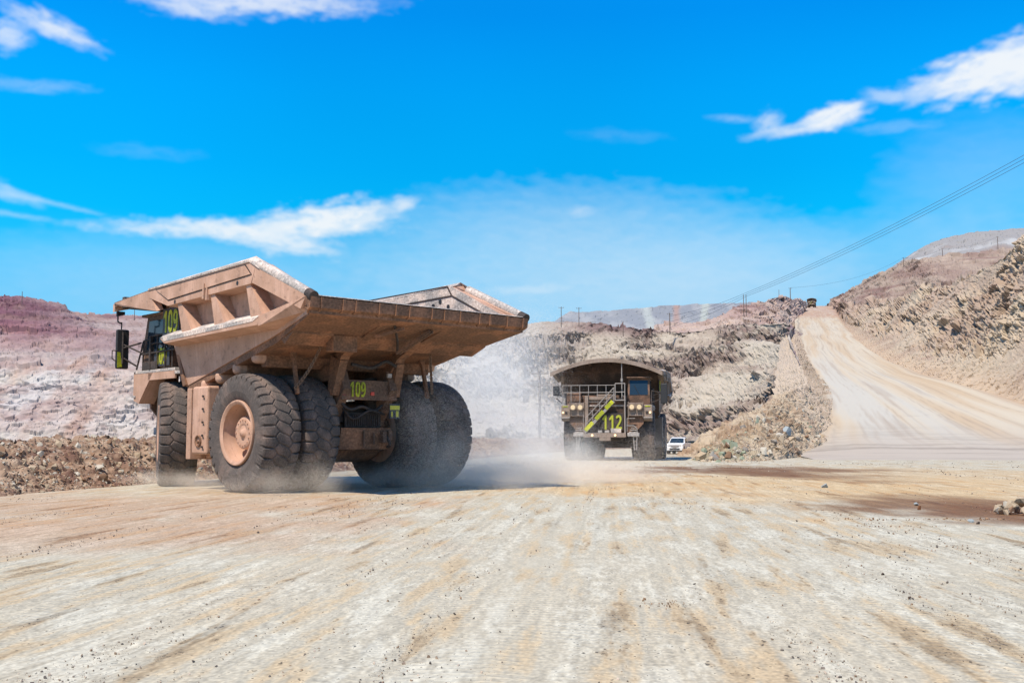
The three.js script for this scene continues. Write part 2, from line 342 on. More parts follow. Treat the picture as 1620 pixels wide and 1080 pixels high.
{
  const xs = [], zs = [];
  for (let i = -130; i <= 130; i++) { const t = i / 130; xs.push(Math.sign(t) * (Math.abs(t) * 42 + Math.pow(Math.abs(t), 7) * 3200)); }
  for (let j = 0; j <= 260; j++) { const t = j / 260; zs.push(14 - t * 112 - Math.pow(t, 9) * 4800); }
  const N = xs.length, pos = [], col = [], uv = [], idx = [];
  const blob = (px, py, rx, rz, turn = 0) => { const c = onGround(px, py); return (x, z) => { const a = x - c.x, b = z - c.z, q = Math.cos(turn), s = Math.sin(turn), u = (a * q + b * s) / rx, v = (-a * s + b * q) / rz; return 1.35 - Math.hypot(u, v) + 1.3 * fbm(x * 0.35, z * 0.16, 4.4, 4) + 0.6 * fbm(x * 1.5, z * 0.6, 1.4, 3); }; };
  const stains = [[blob(1190, 743, 6.2, 9, 0.1), 0.9], [blob(1120, 744, 5, 8, 0.1), 0.75], [blob(1290, 753, 3.5, 6), 0.6], [blob(1390, 762, 2.2, 2.2), 0.42], [blob(1470, 799, 3.4, 3.4, 0.3), 0.9], [blob(1550, 811, 2.6, 3, 0.2), 1], [blob(1600, 806, 1.4, 1.4), 1], [blob(1620, 826, 2.2, 1.3), 0.7], [blob(1440, 786, 2, 2), 0.5]];
  const ochre = [blob(1420, 755, 18, 17), blob(1200, 762, 10, 10), blob(1560, 778, 9, 10), blob(1300, 778, 9, 7)];
  const redLeft = [blob(40, 812, 7, 7), blob(190, 792, 8, 6), blob(20, 845, 5, 4)];
  const greyTrack = [blob(1300, 717, 16, 22), blob(1480, 719, 18, 20), blob(1620, 722, 14, 18), blob(1160, 722, 8, 12), blob(1750, 722, 16, 18)];
  for (const z of zs) for (const x of xs) {
    const a = across(x, z), w = awayFrom(x, z), near = Math.hypot(x, z) < 130;
    const rut = near ? 0.035 * fbm(a * 0.55, w * 0.03, 2, 3) + 0.02 * fbm(a * 2.2, w * 0.1, 6, 3) : 0;
    pos.push(x, rut, z); uv.push(a / groundTile, w / groundTile);
    let c = [0.645, 0.605, 0.535];
    const patch = fbm(a * 0.22, w * 0.045, 8.1, 4), band = fbm(a * 0.5, w * 0.02, 3.2, 4);
    c = mixc(c, [0.65, 0.57, 0.47], sstep(-0.05, 0.4, patch + 0.5 * band) * 0.6);
    for (const f of greyTrack) { const k = f(x, z); if (k > 0) c = mixc(c, mixc([0.5, 0.435, 0.365], [0.3, 0.25, 0.205], sstep(0.0, 0.3, fbm(x * 0.05 + z * 0.02, z * 0.6 - x * 0.05, 6.6, 5) + 0.06) * 0.8), sstep(0, 0.9, k) * 0.95); }
    for (const f of ochre) c = mixc(c, [0.71, 0.53, 0.33], sstep(0, 0.9, f(x, z)) * 0.62);
    for (const f of redLeft) c = mixc(c, [0.6, 0.42, 0.31], sstep(0, 0.8, f(x, z)) * 0.6);
    for (const [f, s] of stains) c = mixc(c, [0.225, 0.105, 0.04], sstep(0.15, 0.95, f(x, z)) * s * 0.95);
    col.push(...c);
  }
  for (let j = 0; j + 1 < zs.length; j++) for (let i = 0; i + 1 < N; i++) { const p = j * N + i; idx.push(p, p + 1, p + N, p + 1, p + N + 1, p + N); }
  const g = new THREE.BufferGeometry();
  g.setAttribute('position', new THREE.Float32BufferAttribute(pos, 3)); g.setAttribute('uv', new THREE.Float32BufferAttribute(uv, 2)); g.setAttribute('color', new THREE.Float32BufferAttribute(col, 3));
  g.setIndex(idx); g.computeVertexNormals();
  const m = new THREE.Mesh(g, std('packed pale road dirt', 1.1, 1.09, 0.975, 0.95, { vertexColors: true, map: groundMap, bumpMap: groundBump, bumpScale: 0.05 }));
  m.name = 'ground'; m.castShadow = m.receiveShadow = true;
  structure(m, 'wide pale dirt haul road with tyre streaks, scattered pebbles and rust brown patches', 'ground');
}

// --- the ramp that climbs away on the right (15 in 100)
const RISE = 0.138, D0 = 104;
const climb = (d) => { const k = 9, f = (x) => RISE * k * Math.log(1 + Math.exp((x - D0) / k)); return f(d) - f(84); };
const rampLeft = [[84, 1320], [96, 1292], [116, 1284], [135, 1287], [150, 1295], [180, 1293], [207, 1286], [245, 1279], [298, 1273], [357, 1271], [443, 1267], [530, 1265], [747, 1265], [963, 1268], [1300, 1274]];
const rampRight = [[84, 2150], [96, 2000], [116, 1800], [135, 1700], [150, 1632], [180, 1535], [207, 1455], [245, 1404], [298, 1372], [357, 1355], [443, 1343], [530, 1334], [613, 1330], [747, 1326], [963, 1322], [1300, 1318]];
const pxAt = (list, d) => { let i = 0; while (i < list.length - 2 && d > list[i + 1][0]) i++; const t = clamp((d - list[i][0]) / (list[i + 1][0] - list[i][0]), 0, 1); return lerp(list[i][1], list[i + 1][1], t); };
const rampX = (list, d) => (pxAt(list, d) - 810) / FOCAL * d * (1 + 0.0 * d);
const rampEdge = (list, d, off = 0, lift = 0) => V(rampX(list, d) + off, climb(d) + lift, -d);
{
  const ds = []; for (let i = 0; i <= 60; i++) ds.push(84 * Math.pow(1120 / 84, i / 60));
  const L = ds.map((d) => rampEdge(rampLeft, d, -1.5, -0.02)), R = ds.map((d) => rampEdge(rampRight, d, 3, -0.02));
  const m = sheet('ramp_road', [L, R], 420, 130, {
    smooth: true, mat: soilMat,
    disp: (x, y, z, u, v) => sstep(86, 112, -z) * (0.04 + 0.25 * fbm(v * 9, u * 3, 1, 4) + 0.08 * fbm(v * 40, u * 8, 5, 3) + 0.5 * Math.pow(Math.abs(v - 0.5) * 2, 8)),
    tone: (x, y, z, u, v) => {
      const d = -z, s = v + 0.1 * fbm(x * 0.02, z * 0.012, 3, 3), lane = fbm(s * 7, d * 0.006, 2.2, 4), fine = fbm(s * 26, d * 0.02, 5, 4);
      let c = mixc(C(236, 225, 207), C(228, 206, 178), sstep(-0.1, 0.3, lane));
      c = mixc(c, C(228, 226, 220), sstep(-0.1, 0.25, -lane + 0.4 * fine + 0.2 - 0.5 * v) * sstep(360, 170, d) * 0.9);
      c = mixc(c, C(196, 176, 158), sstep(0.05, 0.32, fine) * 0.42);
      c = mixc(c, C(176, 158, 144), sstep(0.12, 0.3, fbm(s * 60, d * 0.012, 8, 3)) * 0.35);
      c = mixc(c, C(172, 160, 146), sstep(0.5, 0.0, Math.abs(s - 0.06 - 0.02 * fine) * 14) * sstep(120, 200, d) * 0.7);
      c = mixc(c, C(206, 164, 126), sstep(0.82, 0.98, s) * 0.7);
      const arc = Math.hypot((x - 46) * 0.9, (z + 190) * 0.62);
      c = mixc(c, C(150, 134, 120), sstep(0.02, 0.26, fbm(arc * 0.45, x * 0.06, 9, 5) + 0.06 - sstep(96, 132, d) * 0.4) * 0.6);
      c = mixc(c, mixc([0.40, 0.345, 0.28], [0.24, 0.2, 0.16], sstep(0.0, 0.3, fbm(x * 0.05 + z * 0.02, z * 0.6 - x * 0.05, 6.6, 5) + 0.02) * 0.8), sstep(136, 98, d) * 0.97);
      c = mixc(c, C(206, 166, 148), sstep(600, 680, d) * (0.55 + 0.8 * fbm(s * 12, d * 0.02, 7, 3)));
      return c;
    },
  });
  structure(m, 'pale haul road ramp climbing the hill on the right', 'road');
}

const rockiness = (x, y, z) => sstep(-0.02, 0.16, fbm(x * 0.03, y * 0.06, z * 0.02, 4) + 0.12 * noise(x * 0.3, y * 0.3, z * 0.3));
// --- the broken rock cliff to the right of the ramp
{
  const foot = [[1900, 120], [1760, 132], [1632, 150], [1560, 166], [1508, 185], [1404, 230], [1366, 285], [1347, 360], [1336, 470], [1329, 640], [1325, 820], [1322, 1000]].map(([px, d]) => rampEdge(rampRight, d, 0, -0.4));
  const top = line([[1930, 300, 178], [1790, 318, 188], [1648, 362, 205], [1602, 392, 225], [1566, 420, 245], [1516, 443, 275], [1470, 455, 320], [1430, 467, 400], [1378, 481, 520], [1345, 489, 690], [1332, 485, 860], [1326, 477, 1010]]);
  const mid = foot.map((p, i) => p.clone().lerp(top[i], 0.42).add(V(0, -0.10 * (top[i].y - p.y), 0)));
  const back = top.map((p) => V(p.x + 60, p.y + 1, p.z - 60));
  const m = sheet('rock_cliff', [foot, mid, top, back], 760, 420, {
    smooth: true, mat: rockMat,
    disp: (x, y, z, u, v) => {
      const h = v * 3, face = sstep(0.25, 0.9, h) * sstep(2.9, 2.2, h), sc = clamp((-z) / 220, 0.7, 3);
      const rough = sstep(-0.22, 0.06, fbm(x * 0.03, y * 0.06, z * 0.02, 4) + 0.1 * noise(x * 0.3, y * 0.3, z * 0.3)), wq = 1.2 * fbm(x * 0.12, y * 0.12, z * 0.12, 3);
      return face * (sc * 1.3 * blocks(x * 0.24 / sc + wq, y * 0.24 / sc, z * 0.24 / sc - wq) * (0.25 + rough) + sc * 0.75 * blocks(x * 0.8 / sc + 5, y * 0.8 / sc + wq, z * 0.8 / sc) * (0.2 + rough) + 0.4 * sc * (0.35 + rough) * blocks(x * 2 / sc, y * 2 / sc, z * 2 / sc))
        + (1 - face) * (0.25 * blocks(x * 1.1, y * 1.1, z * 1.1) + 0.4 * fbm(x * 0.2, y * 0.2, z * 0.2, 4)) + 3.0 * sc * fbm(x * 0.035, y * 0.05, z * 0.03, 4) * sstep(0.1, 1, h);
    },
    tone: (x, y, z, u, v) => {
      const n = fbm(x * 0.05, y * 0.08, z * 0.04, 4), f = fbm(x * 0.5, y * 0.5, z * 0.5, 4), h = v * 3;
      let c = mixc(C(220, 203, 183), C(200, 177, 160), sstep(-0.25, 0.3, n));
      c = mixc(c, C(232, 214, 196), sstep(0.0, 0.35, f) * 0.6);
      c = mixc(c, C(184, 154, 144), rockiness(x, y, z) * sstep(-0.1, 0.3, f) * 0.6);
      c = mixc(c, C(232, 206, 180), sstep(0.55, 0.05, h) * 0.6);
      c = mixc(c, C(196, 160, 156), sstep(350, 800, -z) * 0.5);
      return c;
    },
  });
  structure(m, 'steep broken tan rock cliff rising along the right side of the ramp', 'cliff');
}
// --- hills behind the cliff
{
  const foot = line([[1296, 496, 960], [1330, 492, 900], [1400, 490, 860], [1480, 480, 820], [1560, 470, 760], [1700, 450, 760]]).map((p) => p.add(V(0, -12, 0)));
  const top = line([[1316, 480, 1180], [1356, 459, 1130], [1403, 432, 1080], [1432, 418, 1060], [1492, 410, 1040], [1581, 404, 1000]]);
  top[5] = at(1740, 392, 980);
  const back = top.map((p) => V(p.x + 20, p.y - 4, p.z - 300));
  const m = sheet('purple_hill', [foot, top, back], 420, 200, {
    smooth: true, mat: rockMat, bench: { n: 3, flat: 0.12, run: 0.7, wave: (u, f) => 0.03 * Math.sin(u * 15) },
    disp: (x, y, z) => 7 * fbm(x * 0.012, y * 0.02, z * 0.012, 5) + 2.6 * blocks(x * 0.12, y * 0.16, z * 0.1) + 1.0 * blocks(x * 0.35, y * 0.4, z * 0.3),
    tone: (x, y, z, u, v) => {
      const n = fbm(x * 0.02, y * 0.06, z * 0.02, 4), k = fbm(x * 0.1, y * 0.16, z * 0.1, 4);
      let c = mixc(C(192, 174, 164), C(168, 143, 137), sstep(-0.2, 0.3, n));
      c = mixc(c, C(220, 200, 186), sstep(0.1, 0.35, k) * 0.6);
      return mixc(c, C(140, 98, 100), sstep(0.12, 0.35, fbm(x * 0.008, y * 0.12, z * 0.008, 3)) * 0.6);
    },
  });
  structure(m, 'purplish benched hill behind the rock cliff, under the grey dump', 'hill');
  const f2 = line([[1380, 452, 1350], [1438, 440, 1350], [1500, 436, 1300], [1570, 430, 1300], [1720, 420, 1250]]), t2 = line([[1420, 420, 1480], [1468, 388, 1500], [1514, 372, 1500], [1570, 365, 1480], [1740, 352, 1450]]);
  const m2 = sheet('grey_dump', [f2, t2, t2.map((p) => V(p.x + 40, p.y - 2, p.z - 400))], 240, 120, {
    smooth: true, mat: rockMat,
    disp: (x, y, z) => 5 * fbm(x * 0.02, y * 0.02, z * 0.02, 5) + 1.8 * blocks(x * 0.1, y * 0.1, z * 0.1),
    tone: (x, y, z, u, v) => { const n = fbm(x * 0.02, y * 0.008, z * 0.02, 5); return mixc(mixc(C(176, 176, 182), C(208, 212, 220), sstep(0.0, 0.3, n)), C(170, 154, 152), sstep(0.05, 0.35, fbm(x * 0.012, y * 0.02, z * 0.012, 3))); },
  });
  structure(m2, 'flat topped grey waste dump on the skyline above the purplish hill', 'hill');
}
// --- grey flat dump in the distance, in the middle
{
  const f = line([[840, 560, 1500], [900, 556, 1500], [1000, 552, 1500], [1100, 548, 1500], [1200, 530, 1500], [1290, 520, 1500]]), t = line([[872, 512, 1600], [902, 495, 1640], [1000, 487, 1650], [1100, 481, 1660], [1200, 478, 1660], [1290, 478, 1660]]);
  const m = sheet('grey_plateau', [f, t, t.map((p) => V(p.x, p.y, p.z - 500))], 360, 130, {
    mat: rockMat,
    disp: (x, y, z) => 6 * fbm(x * 0.016, y * 0.01, z * 0.01, 5) + 1.5 * blocks(x * 0.1, y * 0.08, z * 0.1),
    tone: (x, y, z, u, v) => {
      const n = fbm(x * 0.03, y * 0.006, z * 0.02, 5);
      let c = mixc(C(158, 166, 182), C(182, 188, 200), sstep(-0.2, 0.3, n));
      const s = fbm(x * 0.01 + 4.2, y * 0.002, 2, 3);
      c = mixc(c, C(222, 228, 236), sstep(0.1, 0.28, s) * sstep(0.75, 0.4, v * 2) * 0.9);
      const gap = (a, w) => Math.max(0, 1 - Math.abs(u - a) / w);
      c = mixc(c, C(196, 206, 212), sstep(0.1, 0.8, gap(0.47 - 0.05 * v, 0.025) + 0.4 * n)); c = mixc(c, C(196, 206, 208), sstep(0.1, 0.8, gap(0.61 + 0.05 * v, 0.02) + 0.4 * n));
      return mixc(c, C(196, 160, 150), sstep(0.1, 0.8, gap(0.54, 0.02) + 0.5 * n) * 0.7);
    },
  });
  structure(m, 'distant flat grey waste dump with pale streaks on the skyline', 'hill');
}

// --- the benched hillside between the pit floor and the ramp
const benchTone = (x, y, z, u, v) => {
  const n = fbm(x * 0.025, y * 0.05, z * 0.02, 4), k = fbm(x * 0.2, y * 0.25, z * 0.2, 4), s = fbm(x * 0.006, y * 0.14, z * 0.006, 4);
  let c = mixc(C(216, 207, 196), C(198, 184, 173), sstep(-0.2, 0.3, n + 0.4 * s));
  c = mixc(c, C(168, 142, 140), sstep(0.1, 0.4, s + 0.35 * k) * 0.7);
  return mixc(c, C(234, 224, 212), sstep(0.05, 0.35, k) * 0.5);
};
{
  // toe on the pit floor, from far left to the tip of the ramp; crest above it
  const toe = [[430, 440], [560, 432], [680, 425], [790, 415], [880, 405], [970, 390], [1060, 370], [1140, 330], [1205, 290], [1245, 240], [1268, 185]].map(([px, d]) => V((px - 810) / FOCAL * d, -1.2, -d));
  const crest = [at(430, 548, 560), at(560, 548, 545), at(690, 548, 530), at(775, 544, 515), at(832, 516, 515), at(930, 515, 510), at(1060, 526, 480), at(1165, 518, 480), rampEdge(rampLeft, 430, -4, 1), rampEdge(rampLeft, 330, -4, 0.5), rampEdge(rampLeft, 225, -2, 0)];
  const back = crest.map((p, i) => i > 7 ? V(p.x + 5, p.y - 2.5, p.z - 2) : V(p.x, p.y + 1, p.z - 90));
  const m = sheet('benched_hillside', [toe, crest, back], 900, 330, {
    smooth: true, mat: rockMat, bench: { n: 4, flat: 0.2, run: 0.4, wave: (u, f) => 0.035 * Math.sin(u * 11 + 1) + 0.04 * fbm(u * 9, f * 2, 1, 3) },
    disp: (x, y, z, u, v) => {
      const sc = clamp(-z / 260, 0.5, 1.8), h = v * 2, e = sstep(0, 0.06, h) * lerp(0.3, 1, sstep(1.02, 0.75, h)) * sstep(1.6, 1.1, h) * lerp(1, 0.45, sstep(0.78, 0.95, u));
      const rough = sstep(-0.12, 0.1, fbm(x * 0.03 + 1.5, y * 0.06, z * 0.02, 4) + 0.12 * noise(x * 0.3, y * 0.3, z * 0.3)) * 1.2, wq = 1.2 * fbm(x * 0.1, y * 0.1, z * 0.1, 3);
      return e * (3.6 * sc * fbm(x * 0.02, y * 0.03, z * 0.016, 4) - 1.5 * sc * sstep(0.7, 1, h) + 1.5 * sc * (0.1 + rough) * blocks(x * 0.16 / sc + wq, y * 0.2 / sc, z * 0.15 / sc) + 1.25 * sc * (0.1 + rough) * blocks(x * 0.5 / sc, y * 0.55 / sc + wq, z * 0.46 / sc) + 0.75 * sc * (0.4 + rough) * blocks(x * 1.3 / sc, y * 1.3 / sc, z * 1.2 / sc) + 0.5 * sc * fbm(x * 0.5 / sc, y * 0.5 / sc, z * 0.5 / sc, 4));
    },
    tone: (x, y, z, u, v) => {
      let c = benchTone(x, y, z, u, v);
      c = mixc(c, C(150, 130, 128), sstep(-0.12, 0.1, fbm(x * 0.03 + 1.5, y * 0.06, z * 0.02, 4)) * sstep(-0.25, 0.2, fbm(x * 0.4, y * 0.5, z * 0.4, 3) + 0.1) * 0.75);
      c = mixc(c, C(226, 223, 220), sstep(0.6, 0.2, u) * 0.65);
      c = mixc(c, C(120, 84, 100), sstep(0.78, 0.95, v * 2) * sstep(0.4, 0.5, u) * sstep(0.0, 0.3, fbm(x * 0.02, y * 0.1, z * 0.02, 3) + 0.12) * 0.65);
      return c;
    },
  });
  structure(m, 'benched rocky hillside below the left edge of the ramp', 'hillside');
}
// --- the mounds on top, left of the ramp's upper end
{
  const foot = line([[1020, 540, 500], [1110, 540, 480], [1180, 528, 480], [1230, 518, 520], [1262, 506, 620], [1270, 498, 780]]).map((p) => p.add(V(0, -3, 0))), top = line([[1040, 521, 640], [1122, 514, 640], [1160, 496, 640], [1196, 487, 660], [1232, 474, 700], [1276, 482, 860]]);
  const m = sheet('spoil_mound', [foot, top, top.map((p) => V(p.x - 10, p.y - 12, p.z - 120))], 360, 150, {
    smooth: true, mat: rockMat, bench: { n: 2, flat: 0.14, run: 0.6, wave: (u) => 0.05 * Math.sin(u * 14) },
    disp: (x, y, z, u, v) => (5 * fbm(x * 0.02, y * 0.03, z * 0.02, 5) + 1.6 * blocks(x * 0.14, y * 0.2, z * 0.1) + 0.7 * blocks(x * 0.4, y * 0.5, z * 0.35)) * sstep(0, 0.1, v),
    tone: (x, y, z, u, v) => {
      let c = mixc(C(216, 196, 188), C(198, 170, 166), sstep(-0.2, 0.3, fbm(x * 0.03, y * 0.06, z * 0.03, 4)));
      c = mixc(c, C(226, 200, 184), sstep(0.05, 0.3, fbm(x * 0.1, y * 0.15, z * 0.1, 4)) * 0.6);
      return mixc(c, C(124, 84, 92), sstep(0.1, 0.3, fbm(x * 0.008, y * 0.22, z * 0.006, 3)) * 0.7);
    },
  });
  structure(m, 'purplish spoil mound on the skyline just left of the top of the ramp', 'mound');
}
// --- the far pit wall on the left
{
  const toe = line([[-120, 697, 560], [60, 697, 580], [240, 697, 600], [420, 697, 600], [560, 697, 560], [700, 697, 520]]).map((p) => p.add(V(0, -9, 0)));
  const mid = line([[-120, 596, 640], [60, 592, 660], [240, 598, 680], [420, 606, 680], [560, 610, 640], [700, 616, 600]]);
  const top = line([[-120, 468, 800], [40, 474, 820], [90, 484, 830], [120, 497, 830], [250, 501, 840], [700, 545, 760]]);
  top.splice(0, 6, ...line([[-120, 468, 800], [0, 470, 815], [76, 477, 825], [112, 495, 830], [300, 505, 840], [700, 548, 760]]));
  const m = sheet('pit_wall', [toe, mid, top, top.map((p) => V(p.x - 20, p.y - 3, p.z - 300))], 760, 390, {
    smooth: true, mat: rockMat,
    disp: (x, y, z, u, v) => {
      const h = v * 3, e = sstep(2.6, 1.95, h), step = (1 - Math.abs(((y * 0.085 + 0.5 * fbm(x * 0.008, y * 0.02, z * 0.008, 3)) % 1 + 1) % 1 * 2 - 1));
      let ledge = 0; for (const [q, k] of [[88, 1], [81, 0.9], [70, 0.5], [57, 0.7], [43, 0.6], [31, 0.7], [19, 0.6]]) { const t = (y - q - 3 * noise(x * 0.02, q, z * 0.02)) / 1.3; ledge += k * Math.exp(-t * t) * sstep(-0.1, 0.15, noise(x * 0.025, q * 3.3, z * 0.025)); }
      return -5 * ledge * e + e * (8 * fbm(x * 0.01, y * 0.02, z * 0.01, 5) + 3.0 * step + 2.6 * rockiness(x * 0.6, y, z * 0.6) * blocks(x * 0.08, y * 0.26, z * 0.07) + 1.4 * blocks(x * 0.16, y * 0.5, z * 0.15) + 1.1 * lumps(x * 0.3, y * 0.7, z * 0.3));
    },
    tone: (x, y, z, u, v) => {
      const h = clamp((y + 4) / 112, 0, 1), n = fbm(x * 0.012, y * 0.02, z * 0.012, 4), k = fbm(x * 0.06, y * 0.09, z * 0.05, 4), s = fbm(x * 0.004, y * 0.1, z * 0.004, 4), w = fbm(x * 0.03, y * 0.008, 4, 4);
      const left = sstep(0.62, 0.1, u), up = sstep(0.42, 0.72, h + 0.3 * n);
      let c = mixc(C(214, 202, 200), C(232, 226, 224), sstep(-0.15, 0.25, n + 0.4 * k));
      c = mixc(c, C(208, 176, 178), left * 0.5 * sstep(-0.3, 0.2, s));
      c = mixc(c, mixc(C(170, 120, 132), C(138, 90, 112), sstep(-0.2, 0.2, n)), up * (0.45 + 0.55 * left));
      c = mixc(c, C(120, 74, 96), up * sstep(0.08, 0.3, s + 0.3 * k) * 0.7);
      c = mixc(c, C(206, 158, 134), left * sstep(0.1, 0.3, w + 0.1 - 0.3 * up) * 0.7);
      c = mixc(c, C(236, 236, 242), sstep(0.14, 0.32, fbm(x * 0.02, y * 0.016, 8, 4) + 0.06 - 0.5 * up) * left * 0.65);
      return mixc(c, C(170, 140, 138), sstep(0.1, 0.35, -k + s) * 0.45);
    },
  });
  structure(m, 'far terraced pit wall, purple at the top and pale grey below', 'pit wall');
}

// --- loose stones: a few cut shapes shared by all
const stoneShapes = Array.from({ length: 8 }, (_, k) => {
  const r = rng(500 + k), pts = [];
  for (let i = 0; i < 15; i++) { const t = r() * 6.283, z = r() * 2 - 1, q = Math.sqrt(1 - z * z), s = 0.82 + 0.3 * r(); pts.push(V(q * Math.cos(t) * s, z * s * 0.72, q * Math.sin(t) * s * 0.85)); }
  return new ConvexGeometry(pts).scale(0.5, 0.5, 0.5);
});
const stoneTones = { tan: C(218, 198, 174), pale: C(228, 222, 212), grey: C(168, 162, 158), brown: C(172, 138, 114), green: C(178, 190, 170), blue: C(190, 204, 216), dark: C(96, 82, 76), rust: C(150, 100, 66) };
const stoneMats = Object.fromEntries(Object.entries(stoneTones).map(([k, c]) => [k, std(k + ' stone', ...c, 0.95, { flatShading: true })]));
function stoneMesh(r, size, tone, p) {
  const m = new THREE.Mesh(stoneShapes[Math.floor(r() * stoneShapes.length)], stoneMats[tone]);
  m.name = 'stone'; m.castShadow = m.receiveShadow = true;
  m.position.copy(p); m.rotation.set(r() * 6, r() * 6, r() * 6); m.scale.set(size * (0.8 + 0.5 * r()), size * (0.7 + 0.4 * r()), size * (0.8 + 0.5 * r()));
  return m;
}
function scatter(name, list, parent) {                               // list of { p, s, c }
  const r = rng(list.length * 13 + 5), per = stoneShapes.slice(0, 3).map(() => []);
  list.forEach((q, i) => per[i % 3].push(q));
  per.forEach((qs, k) => {
    const im = new THREE.InstancedMesh(stoneShapes[k * 2], stoneScatter, qs.length), mt = new THREE.Matrix4(), qn = new THREE.Quaternion(), e = new THREE.Euler(), col = new THREE.Color();
    qs.forEach((q, i) => { e.set(r() * 6, r() * 6, r() * 6); qn.setFromEuler(e); mt.compose(q.p, qn, V(q.s * (0.7 + 0.6 * r()), q.s * (0.6 + 0.5 * r()), q.s * (0.7 + 0.6 * r()))); im.setMatrixAt(i, mt); im.setColorAt(i, col.setRGB(...q.c)); });
    im.name = numbered(name); im.castShadow = im.receiveShadow = true; im.userData.kind = 'stuff';
    parent.add(im);
    if (parent === scene) tag(im, scatter.label, scatter.category);
  });
}
const stoneScatter = std('scattered stones', 1, 1, 1, 0.95, { flatShading: true });
// --- the rubble bank along the far side of the road on the left
{
  const base = [[-170, 806], [-60, 794], [60, 780], [150, 773], [250, 765], [330, 759], [430, 752], [540, 746], [640, 737], [740, 727], [830, 719], [900, 714], [970, 710.5], [1040, 708]].map(([px, py]) => onGround(px, py).add(V(0, -0.15, 0)));
  const out = base.map((p, i) => { const a = base[Math.max(0, i - 1)], b = base[Math.min(base.length - 1, i + 1)], d = b.clone().sub(a); return V(d.z, 0, -d.x).normalize().multiplyScalar(d.x > 0 ? 1 : -1); });
  const rows = [base, base.map((p, i) => p.clone().addScaledVector(out[i], 1.2).setY(0.55)), base.map((p, i) => p.clone().addScaledVector(out[i], 3.2).setY(1.45)), base.map((p, i) => p.clone().addScaledVector(out[i], 4.6).setY(1.62)), base.map((p, i) => p.clone().addScaledVector(out[i], 9).setY(-0.2))];
  const bank = new THREE.Group(); bank.name = 'rubble_bank'; structure(bank, 'low bank of brown rubble along the far left edge of the road', 'bank');
  const tone = (x, y, z) => { const n = fbm(x * 0.25, y * 0.5, z * 0.25, 4), k = fbm(x * 1.6, y * 1.6, z * 1.6, 3); let c = mixc(C(196, 168, 146), C(160, 126, 108), sstep(-0.2, 0.25, n)); c = mixc(c, C(226, 204, 186), sstep(0.05, 0.3, k) * 0.6); return mixc(c, C(120, 86, 76), sstep(0.0, 0.25, -k) * 0.75); };
  const m = sheet('bank_slope', rows, 1300, 110, {
    smooth: true, mat: rockMat, tone,
    disp: (x, y, z, u, v) => { const e = sstep(0.02, 0.25, v); return 0.45 * fbm(x * 0.28, y * 0.3, z * 0.28, 3) * sstep(0.1, 0.4, v) + e * (0.3 * lumps(x * 1.1, y * 1.1, z * 1.1) + 0.2 * lumps(x * 2.6, y * 2.6, z * 2.6)) + 0.08 * lumps(x * 6.5, y * 6.5, z * 6.5) - 0.2 * e; },
  });
  bank.add(m);
  const r = rng(61), small = [], keys = ['tan', 'tan', 'brown', 'pale', 'brown', 'dark'];
  for (let i = 0; i < 15000; i++) { const u = Math.pow(r(), 1.3), v = 0.01 + 0.72 * r(), s = m.spot(u, v), k = keys[Math.floor(r() * 6)]; small.push({ p: s.p, s: 0.05 + 0.25 * r() * r() * r(), c: mulc(stoneTones[k], 0.8 + 0.35 * r()) }); }
  scatter('loose_rubble', small, bank);
  for (let i = 0; i < 150; i++) { const s = m.spot(0.06 + 0.42 * r(), 0.1 + 0.6 * r()); bank.add(stoneMesh(r, 0.22 + 0.34 * r() * r(), keys[Math.floor(r() * 5)], s.p)); }
}
